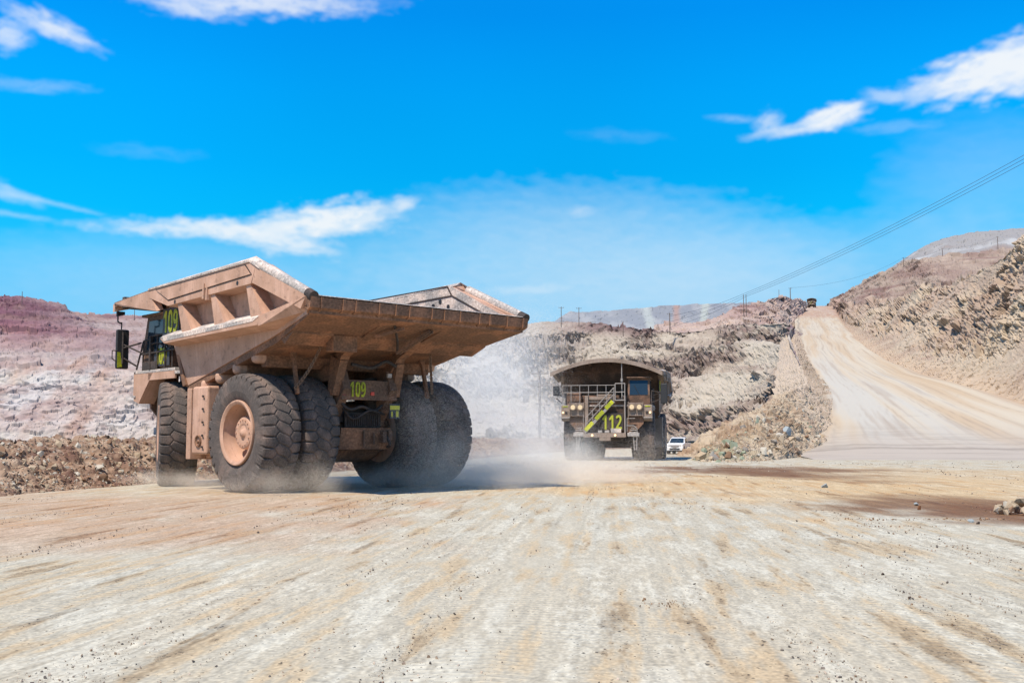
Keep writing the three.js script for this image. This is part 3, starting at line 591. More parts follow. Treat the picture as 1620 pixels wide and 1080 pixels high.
// --- the rubble pile at the foot of the ramp
{
  const base = [onGround(1097, 728), onGround(1114, 731), onGround(1150, 731), onGround(1215, 729), onGround(1275, 722), V(rampX(rampLeft, 118) + 2.5, 1.0, -118), rampEdge(rampLeft, 140, 2, 0), rampEdge(rampLeft, 175, 2.2, 0), rampEdge(rampLeft, 230, 0.8, 0), rampEdge(rampLeft, 400, -0.5, 0)].map((p) => p.add(V(0, -0.25, 0)));
  const ridge = [at(1104, 723, 92), at(1120, 704, 97), at(1150, 676, 103), at(1196, 650, 112), at(1240, 626, 126), at(1260, 615, 138), at(1274, 610, 160), at(1276, 602, 190), rampEdge(rampLeft, 250, -2.2, 1.0), rampEdge(rampLeft, 400, -2.6, 0.6)];
  const far = ridge.map((p, i) => V(p.x - 5, Math.min(p.y - 4, -0.4 + 0.5 * p.y), p.z - 9)); far[8] = V(ridge[8].x - 5, ridge[8].y - 4, ridge[8].z); far[9] = V(ridge[9].x - 5, ridge[9].y - 4, ridge[9].z);
  const pile = new THREE.Group(); pile.name = 'rubble_pile'; structure(pile, 'pile of loose tan and greenish rubble at the foot of the ramp', 'rubble pile');
  const m = sheet('pile_slope', [base, ridge, far], 620, 260, {
    smooth: true, mat: rockMat,
    disp: (x, y, z, u, v) => sstep(0, 0.08, v) * (1.2 * fbm(x * 0.14, y * 0.16, z * 0.12, 4) + 0.7 * lumps(x * 0.5, y * 0.5, z * 0.5) + 0.5 * lumps(x * 1.2, y * 1.2, z * 1.2) - 0.5) + 0.2 * lumps(x * 3, y * 3, z * 3),
    tone: (x, y, z, u, v) => {
      const n = fbm(x * 0.2, y * 0.3, z * 0.2, 4), k = fbm(x * 1.3, y * 1.3, z * 1.3, 3);
      let c = mixc(C(222, 204, 182), C(198, 170, 144), sstep(-0.2, 0.3, n));
      c = mixc(c, C(168, 178, 156), sstep(0.42, 0.12, u) * sstep(0.4, 0.1, v) * sstep(-0.15, 0.2, n + 0.1));
      c = mixc(c, C(120, 88, 70), sstep(0.08, 0.3, -k) * 0.6);
      c = mixc(c, C(226, 212, 190), sstep(0.05, 0.3, k) * 0.5);
      return mixc(c, C(224, 208, 194), sstep(0.42, 0.62, u) * 0.9);
    },
  });
  pile.add(m);
  const r = rng(62), small = [], keys = ['tan', 'pale', 'brown', 'tan', 'green', 'grey', 'dark'];
  for (let i = 0; i < 5200; i++) { const u = Math.pow(r(), 1.25) * 0.9, v = r() * 0.5 * (0.4 + 0.6 * r()), s = m.spot(u, v); small.push({ p: s.p, s: 0.1 + 0.42 * r() * r() * r(), c: mulc(stoneTones[keys[Math.floor(r() * 7)]], 0.85 + 0.3 * r()) }); }
  scatter('loose_stones', small, pile);
  for (let i = 0; i < 120; i++) { const s = m.spot(0.06 + 0.5 * r(), 0.01 + 0.34 * r()); pile.add(stoneMesh(r, 0.4 + 0.75 * r() * r(), keys[Math.floor(r() * 6)], s.p.add(V(0, 0.1, 0)))); }
  for (const [px, py, s, t] of [[1244, 690, 1.5, 'blue'], [1251, 699, 1.1, 'tan'], [1236, 701, 0.9, 'tan'], [1226, 703, 0.8, 'grey'], [1189, 671, 1.1, 'pale'], [1198, 673, 1.0, 'green'], [1150, 706, 1.0, 'green'], [1217, 722, 0.8, 'pale']]) {
    let best = null, bd = 1e9; const want = V(px, py, 0);
    for (let a = 0; a < 120; a++) for (let b = 0; b < 50; b++) { const q = m.spot(a / 120, b / 100).p, w = q.clone().project(cameraNow()), sx = (w.x + 1) * 810, sy = (1 - w.y) * 540, dd = (sx - want.x) ** 2 + (sy - want.y) ** 2; if (dd < bd) { bd = dd; best = q; } }
    pile.add(stoneMesh(r, s, t, best.add(V(0, s * 0.2, 0))));
  }
}
function cameraNow() { camera.updateMatrixWorld(true); camera.updateProjectionMatrix(); return camera; }

// ------------------------------------------------------------------ haul trucks (own axes: x to the truck's right, y up, z to its rear; origin on the ground under the rear axle)
const TYRE_R = 1.9;
function tyreGeometry() {                                            // axle along x; deep shoulder grooves that fork into zigzags on the crown
  const lugs = 34, per = 20, nphi = lugs * per, st = [];
  const side = [[0.5, 0.99], [0.56, 1.04], [0.63, 1.18], [0.665, 1.32], [0.668, 1.345], [0.66, 1.36], [0.672, 1.46], [0.665, 1.6], [0.65, 1.7], [0.64, 1.78]];
  for (const [x, r] of side) st.push([-x, r, 0]);
  const nt = 46;
  for (let i = 0; i <= nt; i++) { const a = -1 + 2 * i / nt; st.push([a * 0.628, TYRE_R - 0.035 * a * a - 0.05 * Math.pow(Math.abs(a), 8), 1]); }
  for (let i = side.length - 1; i >= 0; i--) st.push([side[i][0], side[i][1], 0]);
  const nc = st.length, pos = [], idx = [], uv = [];
  const tri = (t) => Math.abs(((t % 1) + 1) % 1 * 2 - 1) * 2 - 1;
  for (let i = 0; i <= nphi; i++) {
    const phi = i / nphi * 2 * Math.PI, t = i / per;
    for (let j = 0; j < nc; j++) {
      let [x, r, tread] = st[j];
      const a = x / 0.628, s = a < 0 ? 0.5 : 0;
      if (tread) {
        let g = 0;
        const ts_ = t + s, f = Math.abs(((ts_ + 0.5) % 1 + 1) % 1 - 0.5);           // distance to the groove in lug units
        if (Math.abs(a) > 0.45) g = Math.max(g, sstep(lerp(0.06, 0.115, sstep(0.5, 1, Math.abs(a))), lerp(0.02, 0.05, sstep(0.5, 1, Math.abs(a))), f) * lerp(0.6, 1, sstep(0.45, 0.7, Math.abs(a))));
        const zig = Math.abs(a) - (0.4 + 0.11 * tri(ts_)), c2 = ((t + 0.25) % 1 + 1) % 1 - 0.5;
        g = Math.max(g, 0.55 * sstep(0.04, 0.012, Math.abs(zig)));
        if (Math.abs(a) < 0.34) g = Math.max(g, 0.5 * sstep(0.065, 0.02, Math.abs(c2 - a * 0.7)));
        r -= 0.085 * g;
      } else if (r > 1.6) { const ts_ = t + s, f = Math.abs(((ts_ + 0.5) % 1 + 1) % 1 - 0.5); x -= Math.sign(x) * 0.05 * sstep(0.18, 0.06, f) * sstep(1.6, 1.78, r); r -= 0.03 * sstep(0.18, 0.06, f) * sstep(1.68, 1.78, r); }
      pos.push(x, r * Math.cos(phi), r * Math.sin(phi));
      uv.push(i / nphi * 12, j / nc * 3);
    }
  }
  for (let i = 0; i < nphi; i++) for (let j = 0; j + 1 < nc; j++) { const p = i * nc + j; idx.push(p, p + nc, p + 1, p + 1, p + nc, p + nc + 1); }
  const g = new THREE.BufferGeometry();
  g.setAttribute('position', new THREE.Float32BufferAttribute(pos, 3)); g.setAttribute('uv', new THREE.Float32BufferAttribute(uv, 2)); g.setIndex(idx);
  g.computeVertexNormals();
  return g;
}
const TYRE = tyreGeometry();
function latheX(profile, seg = 56) {                                 // profile of [x, radius], turned about the x axis
  const g = new THREE.LatheGeometry(profile.map(([x, r]) => new THREE.Vector2(r, x)), seg);
  g.rotateZ(-Math.PI / 2);                                           // y becomes x
  return g;
}
function wheel(parent, x, z, outward, { hub = true, steer = 0 } = {}) {
  const w = new THREE.Group(); w.name = 'wheel'; parent.add(w);
  w.position.set(x, TYRE_R - 0.02, z); w.rotation.y = steer;
  const t = new THREE.Mesh(TYRE, M.rubber); t.name = 'tyre'; t.castShadow = t.receiveShadow = true; t.rotation.x = (x * 7.7 + z * 3.1) % 1; w.add(t);
  const s = outward;                                                 // +1 shows its face to the right
  part('rim', [latheX([[0.6, 0.9], [0.64, 0.97], [0.66, 1.02], [0.62, 1.04], [0.5, 1.02], [0.45, 1.0]].map(([a, b]) => [a * s, b])), latheX([[0.6, 0.91], [0.3, 0.88], [0.26, 0.85], [0.0, 0.83], [-0.1, 0.78], [-0.12, 0.5], [-0.14, 0.3]].map(([a, b]) => [a * s, b])), latheX([[-0.45 * s, 1.0], [-0.55 * s, 1.0], [-0.5 * s, 0.6]])], M.paint, w);
  if (hub) {
    const gs = [latheX([[-0.12, 0.6], [0.12, 0.58], [0.16, 0.54], [0.34, 0.52], [0.39, 0.47], [0.4, 0.3], [0.37, 0.28], [0.37, 0.13], [0.45, 0.11], [0.47, 0.001]].map(([a, b]) => [a * s, b]), 40)];
    for (let i = 0; i < 16; i++) { const q = i / 16 * 6.283; gs.push(cyl(0.025, 0.025, [0.385 * s, 0.41 * Math.cos(q), 0.41 * Math.sin(q)], [0.425 * s, 0.41 * Math.cos(q), 0.41 * Math.sin(q)], 6)); }
    for (let i = 0; i < 24; i++) { const q = i / 24 * 6.283; gs.push(cyl(0.03, 0.03, [-0.12 * s, 0.7 * Math.cos(q), 0.7 * Math.sin(q)], [-0.07 * s, 0.7 * Math.cos(q), 0.7 * Math.sin(q)], 6)); }
    part('hub', gs, M.paint, w);
  }
  return w;
}
// things drawn for the left side (x negative) and mirrored for the right
const each = (name, gs, mat, parent) => gs.map((g) => part(name, g, mat, parent));
function makeTruck({ ledgeFront, steer, archedFront, mirrorOut = 0, rightOut = 0, PM = M.paint, UM = M.under }) {
  const T = new THREE.Group();
  // wheels
  for (const s of [-1, 1]) {
    const o = s > 0 ? rightOut : 0; wheel(T, 3.31 * s + o, 0, s); wheel(T, 1.87 * s + o * 0.6, 0, s, { hub: false }); wheel(T, 2.86 * s, -6.35, s, { steer });
  }
  // chassis
  const fr = [];
  for (const s of [-1, 1]) { fr.push(span(0.75 * s, 1.12 * s, 2.1, 3.0, -8.6, 1.0, 0.05)); fr.push(hull([[0.75 * s, 2.3, 1.0], [1.12 * s, 2.3, 1.0], [0.75 * s, 3.0, 1.0], [1.12 * s, 3.0, 1.0], [0.8 * s, 3.3, 1.75], [1.08 * s, 3.3, 1.75], [0.8 * s, 3.95, 1.5], [1.08 * s, 3.95, 1.5]])); }
  fr.push(span(-0.9, 0.9, 2.2, 2.9, -4.6, -4.1), span(-0.9, 0.9, 2.2, 2.9, -1.6, -1.2));
  part('chassis_frame', fr, M.frame, T);
  const axle = [latheX([[-2.6, 0.5], [-2.6, 0.62], [-1.3, 0.66], [-1.2, 0.9], [-0.95, 1.0], [0.95, 1.0], [1.2, 0.9], [1.3, 0.66], [2.6, 0.62], [2.6, 0.5]], 32).translate(0, 1.9, 0)];
  axle.push(span(-1.0, 1.05, 1.3, 2.0, 0.55, 1.25, 0.12), span(-0.35, 0.35, 1.9, 2.6, -4.0, -0.8, 0.1));
  const ax = part('rear_axle', axle, M.frame, T);
  part('axle_cover', [hull([[-0.95, 1.35, 1.3], [1.05, 1.35, 1.3], [-0.95, 2.05, 1.45], [1.05, 2.05, 1.45], [-0.85, 1.3, 1.0], [0.95, 1.3, 1.0], [-0.9, 2.05, 1.1], [1.0, 2.05, 1.1]])], UM, ax);
  const louv = []; for (let i = 0; i < 15; i++) louv.push(span(-0.6 + i * 0.085, -0.565 + i * 0.085, 2.12, 2.5, 1.28, 1.34, 0.004));
  part('louvre', [...louv, span(-0.7, 0.75, 2.06, 2.56, 1.2, 1.29)], M.dark, ax);
  each('hose', [pipe([[-0.95, 2.9, 1.35], [-0.7, 2.65, 1.55], [-0.2, 2.75, 1.5], [0.35, 2.62, 1.45], [0.7, 2.8, 1.4]], 0.05), pipe([[-0.8, 2.7, 1.3], [-0.55, 2.35, 1.5], [0.1, 2.62, 1.55], [0.8, 2.5, 1.4]], 0.04), pipe([[0.8, 1.9, 1.45], [0.9, 1.5, 1.6], [1.05, 1.4, 1.2]], 0.05)], M.dark, ax);
  each('bracket', [span(0.62, 0.78, 1.55, 1.95, 1.4, 1.6), span(0.85, 1.0, 1.62, 1.98, 1.4, 1.62), span(0.3, 0.36, 1.5, 1.85, 1.42, 1.5), span(-0.1, -0.04, 1.4, 1.95, 1.42, 1.5)], M.frame, ax);
  part('front_axle', [cyl(0.42, 0.42, [-2.6, 1.88, -6.35], [2.6, 1.88, -6.35]), span(-1.6, 1.6, 1.25, 1.75, -6.7, -6.0, 0.1), cyl(0.32, 0.32, [-1.75, 1.6, -6.35], [-1.75, 4.0, -6.5]), cyl(0.32, 0.32, [1.75, 1.6, -6.35], [1.75, 4.0, -6.5])], M.dark, T);
  part('engine', [span(-1.3, 1.3, 1.5, 4.1, -8.5, -5.0, 0.1), span(-1.0, 1.0, 2.6, 3.9, -5.0, -2.2, 0.1)], M.dark, T);
  for (const s of [-1, 1]) part('suspension_strut', [cyl(0.24, 0.24, [0.7 * s, 2.2, 0.9], [0.72 * s, 3.7, 0.6]), cyl(0.3, 0.3, [0.72 * s, 2.9, 0.75], [0.72 * s, 3.7, 0.6])], M.dark, T);
  for (const s of [-1, 1]) part('hoist_cylinder', [cyl(0.22, 0.22, [1.25 * s, 2.2, -2.2], [1.3 * s, 3.7, -1.9])], M.dark, T);
  // the tank between the wheels on the left, and its fellow on the right
  for (const s of [-1, 1]) {
    const t = part('side_tank', [bx(0.85, 2.28, 1.08, 3.48 * s, 2.31, -2.58, 0.09)], PM, T);
    const g = []; for (const y of [3.1, 2.68, 2.24, 1.8, 1.42]) { g.push(cyl(0.035, 0.035, [3.9 * s, y, -2.28], [3.96 * s, y, -2.28], 8)); g.push(beam([3.92 * s, y, -2.28], [3.92 * s, y - 0.1, -2.2], 0.03, 0.03)); }
    g.forEach((q) => part('bolt', q, M.dark, t));
    part('filler', [latheX([[3.86 * s, 0.2], [3.96 * s, 0.2], [3.96 * s, 0.15], [3.88 * s, 0.14], [3.88 * s, 0.001]], 20).translate(0, 1.62, -2.56), cyl(0.05, 0.05, [3.88 * s, 1.58, -2.56], [3.98 * s, 1.58, -2.56], 8)], UM, t);
    part('tank_bracket', [span(3.05 * s, 3.9 * s, 1.0, 3.4, -3.5, -3.2, 0.03), span(2.2 * s, 3.3 * s, 1.05, 1.25, -3.4, -1.9)], PM, T);
  }
  // front deck
  const deck = part('deck', [span(-3.46, 3.46, 4.12, 4.24, -8.75, -5.4, 0.03), span(-3.46, -2.6, 4.0, 4.12, -5.5, -5.0, 0.02)], M.cap, T);
  for (const s of [-1, 1]) {
    part('fender', [slab([[-8.78, 4.12], [-8.78, 3.12], [-8.35, 3.0], [-8.0, 3.45], [-7.6, 3.85], [-7.2, 4.12]], ([z, y]) => [3.46 * s, y, z], ([z, y]) => [2.84 * s, y, z]), span(2.84 * s, 3.47 * s, 3.3, 4.22, -8.83, -8.75, 0.02), span(3.38 * s, 3.46 * s, 3.85, 4.12, -7.6, -5.4, 0.01)], PM, T);
    part('fender_edge', [span(2.82 * s, 3.5 * s, 3.24, 3.31, -8.92, -8.6, 0.01)], M.cap, T);
    part('warning_sticker', [span(2.95 * s, 3.35 * s, 4.08, 4.17, -8.86, -8.82, 0.005)], M.lime, T);
    part('marker_lamp', [cyl(0.075, 0.07, [3.33 * s, 3.66, -8.82], [3.33 * s, 3.66, -8.89], 14)], M.glow, T);
    part('lamp_box', [span(3.0 * s, 3.2 * s, 3.58, 3.76, -8.9, -8.83)], M.dark, T);
    // head lamps
    const hp = part('headlamp_bracket', [span(1.7 * s, 2.8 * s, 3.44, 4.4, -8.85, -8.78, 0.02), span(1.66 * s, 1.72 * s, 3.3, 4.45, -9.0, -8.78, 0.01), span(2.78 * s, 2.83 * s, 3.3, 4.45, -9.0, -8.78, 0.01), span(1.7 * s, 2.8 * s, 3.4, 3.45, -9.0, -8.78, 0.01), span(2.21 * s, 2.27 * s, 3.44, 4.4, -8.92, -8.8, 0.01)], PM, T);
    for (const x of [1.97, 2.53]) { const h = part('headlamp', [cyl(0.2, 0.25, [x * s, 4.06, -8.8], [x * s, 4.06, -9.08], 24), latheX([[-9.08, 0.25], [-9.12, 0.25], [-9.12, 0.21], [-9.08, 0.2]], 24).rotateY(-Math.PI / 2).translate(x * s, 4.06, 0).applyMatrix4(new THREE.Matrix4().makeScale(1, 1, 1))], PM, T); part('lens', [cyl(0.2, 0.17, [x * s, 4.06, -9.07], [x * s, 4.06, -9.13], 24)], M.lens, h); }
    part('lower_fender', [slab([[2.83, 3.44], [2.83, 2.85], [2.05, 1.98], [1.6, 1.98], [1.6, 3.44]], ([x, y]) => [x * s, y, -8.72], ([x, y]) => [x * s, y, -8.6])], M.frame, T);
    part('step', [span(1.62 * s, 2.5 * s, 1.84, 2.12, -9.1, -8.6, 0.03), span(1.75 * s, 2.4 * s, 2.14, 2.2, -9.1, -8.75, 0.01), span(1.8 * s, 2.35 * s, 2.3, 2.36, -9.05, -8.8, 0.01), span(1.9 * s, 2.3 * s, 2.46, 2.52, -9.0, -8.8, 0.01)], M.cap, T);
    part('hanging_ladder', [rod([2.3 * s, 2.1, -8.95], [2.3 * s, 0.8, -8.85], 0.05), rod([2.05 * s, 2.1, -8.95], [2.12 * s, 0.8, -8.85], 0.05), ...[0.9, 1.2, 1.5, 1.8].map((y) => rod([2.08 * s, y, -8.88], [2.3 * s, y, -8.88], 0.03))], M.steel, T);
  }
  // front: grille, posts, header, bumper
  const grille = part('grille', [span(-1.35, 1.4, 2.1, 4.75, -8.7, -8.5, 0.02)], M.dark, T);
  const bars = []; for (let i = 0; i < 30; i++) bars.push(span(-1.3, 1.35, 2.15 + i * 0.086, 2.19 + i * 0.086, -8.74, -8.7, 0.005));
  for (let i = 0; i < 12; i++) bars.push(span(-1.3 + i * 0.235, -1.27 + i * 0.235, 2.12, 4.72, -8.755, -8.71, 0.005));
  part('grille_bar', bars, M.frame, grille);
  for (const [a, b] of [[1.36, 1.62], [-1.36, -1.52]]) part('grille_post', [span(a, b, 1.95, 4.95, -8.95, -8.55, 0.03)], PM, T);
  part('radiator_tank', [span(-0.75, 1.34, 4.6, 4.86, -8.85, -8.2, 0.08), span(-0.7, 0.75, 4.87, 5.05, -8.7, -8.25, 0.05)], PM, T);
  part('bumper', [span(-1.52, 1.72, 1.76, 2.1, -9.15, -8.6, 0.04), span(-0.15, 0.42, 1.5, 1.9, -9.2, -8.7, 0.03), span(0.5, 0.95 - 1.3, 1.5, 1.9, -9.19, -8.71, 0.03)], PM, T);
  part('bumper_box', [span(-1.15, -0.35, 2.11, 2.45, -9.05, -8.8, 0.03)], M.cap, T);
  for (const x of [1.05, -0.7]) part('marker_lamp', [cyl(0.08, 0.075, [x, 1.93, -9.14], [x, 1.93, -9.21], 14)], M.glow, T);
  for (const [x0, x1] of [[0.3, 0.62], [-0.25, 0.1]]) part('tow_hook', [span(x0, x1, 2.11, 2.3, -9.12, -8.9, 0.03)], M.cap, T);
  // the stair that crosses the grille, and the rails
  const st = part('stair', [beam([1.62, 2.15, -9.15], [-0.62, 4.5, -9.15], 0.1, 0.22), beam([1.62, 2.15, -8.85], [-0.62, 4.5, -8.85], 0.1, 0.2), ...Array.from({ length: 10 }, (_, i) => { const t = (i + 0.5) / 10; return bx(0.28, 0.05, 0.36, lerp(1.62, -0.62, t), lerp(2.2, 4.5, t), -9.0, 0.01); })], M.steel, T);
  for (const [a, b] of [[0.04, 0.3], [0.4, 0.66], [0.74, 0.98]]) part('reflective_band', [beam([lerp(1.66, -0.58, a), lerp(2.2, 4.55, a), -9.22], [lerp(1.66, -0.58, b), lerp(2.2, 4.55, b), -9.22], 0.04, 0.3)], M.lime, st);
  const hr = [];
  for (const z of [-9.15, -8.85]) for (const h of [0.5, 1.0]) hr.push(rod([1.55, 2.25 + h, z], [-0.62, 4.55 + h, z], 0.025));
  for (let i = 0; i < 5; i++) { const t = i / 4; hr.push(rod([lerp(1.55, -0.62, t), lerp(2.25, 4.55, t), -9.15], [lerp(1.55, -0.62, t), lerp(3.25, 5.55, t), -9.15], 0.025)); }
  for (let i = 0; i < 7; i++) hr.push(rod([1.35, 2.5 + i * 0.33, -8.8], [lerp(0.9, -0.5, i / 6), 2.5 + i * 0.33, -8.8], 0.018));
  part('stair_rail', hr, M.steel, T);
  part('front_ladder', bent([[-1.6, 2.2, -9.0], [-1.6, 3.2, -9.0], [-2.2, 3.2, -9.0]], 0.025), M.steel, T);
  part('front_ladder', [...bent([[-1.55, 2.65, -9.05], [-2.1, 2.65, -9.05], [-2.35, 2.45, -9.05], [-2.35, 1.6, -9.0]], 0.03)], M.steel, T);
  for (const [x, y] of [[1.75, 3.4], [2.0, 2.5]]) part('grab_rail', rod([x, 2.0, -8.95], [x, y, -8.95], 0.025), M.steel, T);
  part('landing', [span(-1.5, -0.66, 4.55, 4.62, -9.1, -8.5, 0.01)], M.steel, T);
  part('landing_rail', [...bent([[-0.72, 4.6, -9.05], [-0.72, 5.85, -9.05], [-1.45, 5.85, -9.05], [-1.45, 2.1, -9.05]], 0.035), rod([-0.72, 5.2, -9.05], [-1.45, 5.2, -9.05], 0.03), rod([-1.45, 5.85, -9.05], [-1.45, 5.85, -8.5], 0.03)], M.steel, T);
  const ra = [];
  for (const y of [5.2, 5.75]) { ra.push(rod([-0.66, y, -8.7], [3.4, y, -8.7], y < 5.5 ? 0.03 : 0.025), rod([3.4, y, -8.7], [3.4, y, -6.2], 0.025)); }
  for (let i = 0; i <= 6; i++) ra.push(rod([lerp(-0.66, 3.4, i / 6), 4.24, -8.7], [lerp(-0.66, 3.4, i / 6), 5.75, -8.7], 0.025));
  for (const z of [-7.9, -7.1, -6.2]) ra.push(rod([3.4, 4.24, z], [3.4, 5.75, z], 0.025));
  part('deck_rail', ra, M.steel, T);
  const rl = [];
  rl.push(beam([-3.42, 4.24, -7.5], [-3.42, 5.52, -7.5], 0.12, 0.12));
  for (const z of [-8.15, -6.95, -6.3, -5.7]) rl.push(rod([-3.42, 4.24, z], [-3.42, z < -8 ? 5.35 : 5.52, z], 0.035));
  for (const y of [4.86, 5.5]) rl.push(rod([-3.42, y, -7.5], [-3.42, y + 0.05, -5.5], 0.035));
  rl.push(...bent([[-3.42, 5.4, -7.5], [-3.42, 5.35, -8.15], [-3.42, 4.3, -8.7]], 0.035), rod([-3.42, 4.86, -7.5], [-3.42, 4.86, -8.3], 0.03), pipe([[-3.42, 5.2, -7.45], [-3.42, 5.22, -6.9], [-3.42, 5.05, -6.4]], 0.03, 12), span(-3.45, -3.38, 4.25, 4.55, -8.1, -7.0, 0.01));
  part('deck_rail', rl, M.dark, T);
  // mirrors
  for (const s of [-1, 1]) {
    const lo = s < 0 ? 4.32 : 4.95, hi = s < 0 ? 5.82 : 5.72, X = s < 0 ? -3.92 - mirrorOut : 3.85;
    part('mirror_arm', [rod([3.44 * s, 5.3, -8.3], [X, 5.1, -8.86], 0.035), rod([3.44 * s, 4.4, -8.55], [X, 4.75, -8.86], 0.035), rod([3.44 * s, 4.9, -8.2], [X, 5.25, -8.86], 0.03), rod([X, lo + 0.2, -8.84], [X, hi - 0.1, -8.84], 0.04)], M.dark, T);
    const m = part('mirror', [bx(0.5, hi - lo, 0.14, X - 0.02 * s, (lo + hi) / 2, -8.95, 0.06)], M.black, T);
    if (s < 0) { part('mirror_sticker', [hull([[-4.1, 4.36, -8.872], [-3.92, 4.4, -8.872], [-4.12, 4.95, -8.872], [-4.0, 4.95, -8.872], [-4.1, 4.36, -8.865], [-3.92, 4.4, -8.865], [-4.12, 4.95, -8.865], [-4.0, 4.95, -8.865]].map(([x, y, z]) => [x - mirrorOut, y, z]))], M.lime, m); part('mirror_handle', bent([[-4.1, 5.0, -8.9], [-4.3, 5.0, -8.9], [-4.3, 4.7, -8.9], [-4.15, 4.6, -8.9]], 0.02).map((q) => q.translate(-mirrorOut, 0, 0)), M.dark, m); part('small_mirror', [rod([-3.95, 5.8, -8.95], [-3.95, 6.1, -8.95], 0.025), ...bent([[-3.95, 6.05, -8.95], [-4.1, 6.1, -8.95], [-4.1, 6.35, -8.95]], 0.03), hull([[-4.15, 6.3, -8.9], [-3.85, 6.5, -8.9], [-4.15, 6.5, -8.9], [-3.85, 6.38, -8.9], [-4.15, 6.3, -9.0], [-3.85, 6.5, -9.0], [-4.15, 6.5, -9.0], [-3.85, 6.38, -9.0]])].map((q) => q.translate(-mirrorOut, 0, 0)), M.black, m); }
  }
  // cab and cabinets
  const cab = part('cab', [hull([[-3.3, 4.24, -8.3], [-1.6, 4.24, -8.3], [-3.3, 5.0, -8.45], [-1.6, 5.0, -8.45], [-3.25, 6.3, -8.2], [-1.65, 6.3, -8.2], [-3.3, 4.24, -6.1], [-1.6, 4.24, -6.1], [-3.25, 6.3, -6.2], [-1.65, 6.3, -6.2]]), span(-3.36, -1.55, 6.28, 6.38, -8.55, -6.1, 0.04)], M.frame, T);
  part('windscreen', [hull([[-3.15, 5.0, -8.47], [-1.75, 5.0, -8.47], [-3.12, 6.1, -8.27], [-1.78, 6.1, -8.27], [-3.15, 5.0, -8.4], [-1.75, 5.0, -8.4], [-3.12, 6.1, -8.2], [-1.78, 6.1, -8.2]])], M.glass, cab);
  part('side_window', [hull([[-3.315, 5.0, -8.1], [-3.315, 5.0, -6.4], [-3.28, 6.1, -8.0], [-3.28, 6.1, -6.45], [-3.2, 5.0, -8.1], [-3.2, 5.0, -6.4], [-3.2, 6.1, -8.0], [-3.2, 6.1, -6.45]])], M.glass, cab);
  part('rear_window', [span(-3.1, -1.8, 5.1, 6.1, -6.2, -6.1, 0.02)], M.glass, cab);
  part('wiper', [rod([-2.5, 5.02, -8.5], [-2.1, 5.75, -8.38], 0.02)], M.black, cab);
  each('cabinet', [span(-0.9, 2.6, 4.24, 5.0, -7.8, -6.2, 0.05), span(2.0, 3.1, 4.24, 5.2, -8.3, -7.2, 0.04)], M.frame, T);
  const mast = part('antenna_mast', [rod([-1.2, 4.6, -8.75], [-1.2, 7.85, -8.75], 0.04), cyl(0.09, 0.09, [-1.2, 6.0, -8.75], [-1.2, 6.25, -8.75], 12), cyl(0.12, 0.12, [-1.2, 7.85, -8.75], [-1.2, 7.95, -8.75], 12), rod([-1.2, 5.0, -8.75], [-1.5, 4.7, -8.6], 0.03)], M.steel, T);
  // ------------------------------------------------------------ the dump body
  const lf = ledgeFront, wx = 3.76;
  const shell = [];
  shell.push(hull([[-3.6, 3.52, -4.15], [3.6, 3.52, -4.15], [-3.6, 3.3, -4.0], [3.6, 3.3, -4.0], [-3.7, 4.9, 1.95], [3.7, 4.9, 1.95], [-3.7, 4.62, 1.95], [3.7, 4.62, 1.95]]));                          // floor
  shell.push(hull([[-3.7, 4.9, 1.95], [3.7, 4.9, 1.95], [-3.7, 4.62, 1.95], [3.7, 4.62, 1.95], [-4.2, 5.5, 4.6], [4.2, 5.5, 4.6], [-4.2, 5.28, 4.6], [4.2, 5.28, 4.6]]));                               // tail floor
  shell.push(hull([[-3.72, 3.5, -4.2], [3.72, 3.5, -4.2], [-3.72, 3.55, -4.0], [3.72, 3.55, -4.0], [-3.78, 6.95, -5.85], [3.78, 6.95, -5.85], [-3.78, 6.95, -5.65], [3.78, 6.95, -5.65]]));             // front wall
  const body = part('dump_body', shell, UM, T);
  const arch = (x, z) => (archedFront ? 6.7 : 6.72) + (archedFront ? 1.08 : 0.62) * (1 - (x / 4.34) ** 2) + 0.06 * (z + 8.85);
  const can = [], lip = [];
  for (let i = 0; i < 24; i++) {
    const x0 = -4.3 + 8.6 * i / 24, x1 = -4.3 + 8.6 * (i + 1) / 24, q = [];
    for (const x of [x0, x1]) for (const z of [-8.8, -5.6]) { q.push([x, arch(x, z), z], [x, arch(x, z) - 0.1, z]); }
    can.push(hull(q));
    lip.push(hull([x0, x1].flatMap((x) => [[x, arch(x, -8.85) + 0.02, -8.95], [x, arch(x, -8.85) - 0.28, -8.95], [x, arch(x, -8.85) + 0.02, -8.79], [x, arch(x, -8.85) - 0.28, -8.79]])));
  }
  for (let i = 0; i < 24; i++) { const x0 = -3.75 + 7.5 * i / 24, x1 = -3.75 + 7.5 * (i + 1) / 24; can.push(hull([x0, x1].flatMap((x) => [[x, arch(x, -5.7) - 0.05, -5.8], [x, arch(x, -5.7) - 0.05, -5.66], [x, 6.6, -5.8], [x, 6.6, -5.66]]))); }
  for (const x of [-3, -1.5, 0, 1.5, 3]) can.push(hull([[x - 0.1, arch(x, -8.7) - 0.08, -8.7], [x + 0.1, arch(x, -8.7) - 0.08, -8.7], [x - 0.1, arch(x, -5.8) - 0.1, -5.8], [x + 0.1, arch(x, -5.8) - 0.1, -5.8], [x - 0.1, arch(x, -5.8) - 0.5, -5.8], [x + 0.1, arch(x, -5.8) - 0.5, -5.8]]));
  const canopy = part('canopy', can, UM, T);
  part('canopy_lip', lip, PM, canopy);
  if (!archedFront) part('canopy_beam', [span(-4.15, 4.15, 6.56, 7.0, -8.5, -8.3, 0.02)], M.dark, canopy);
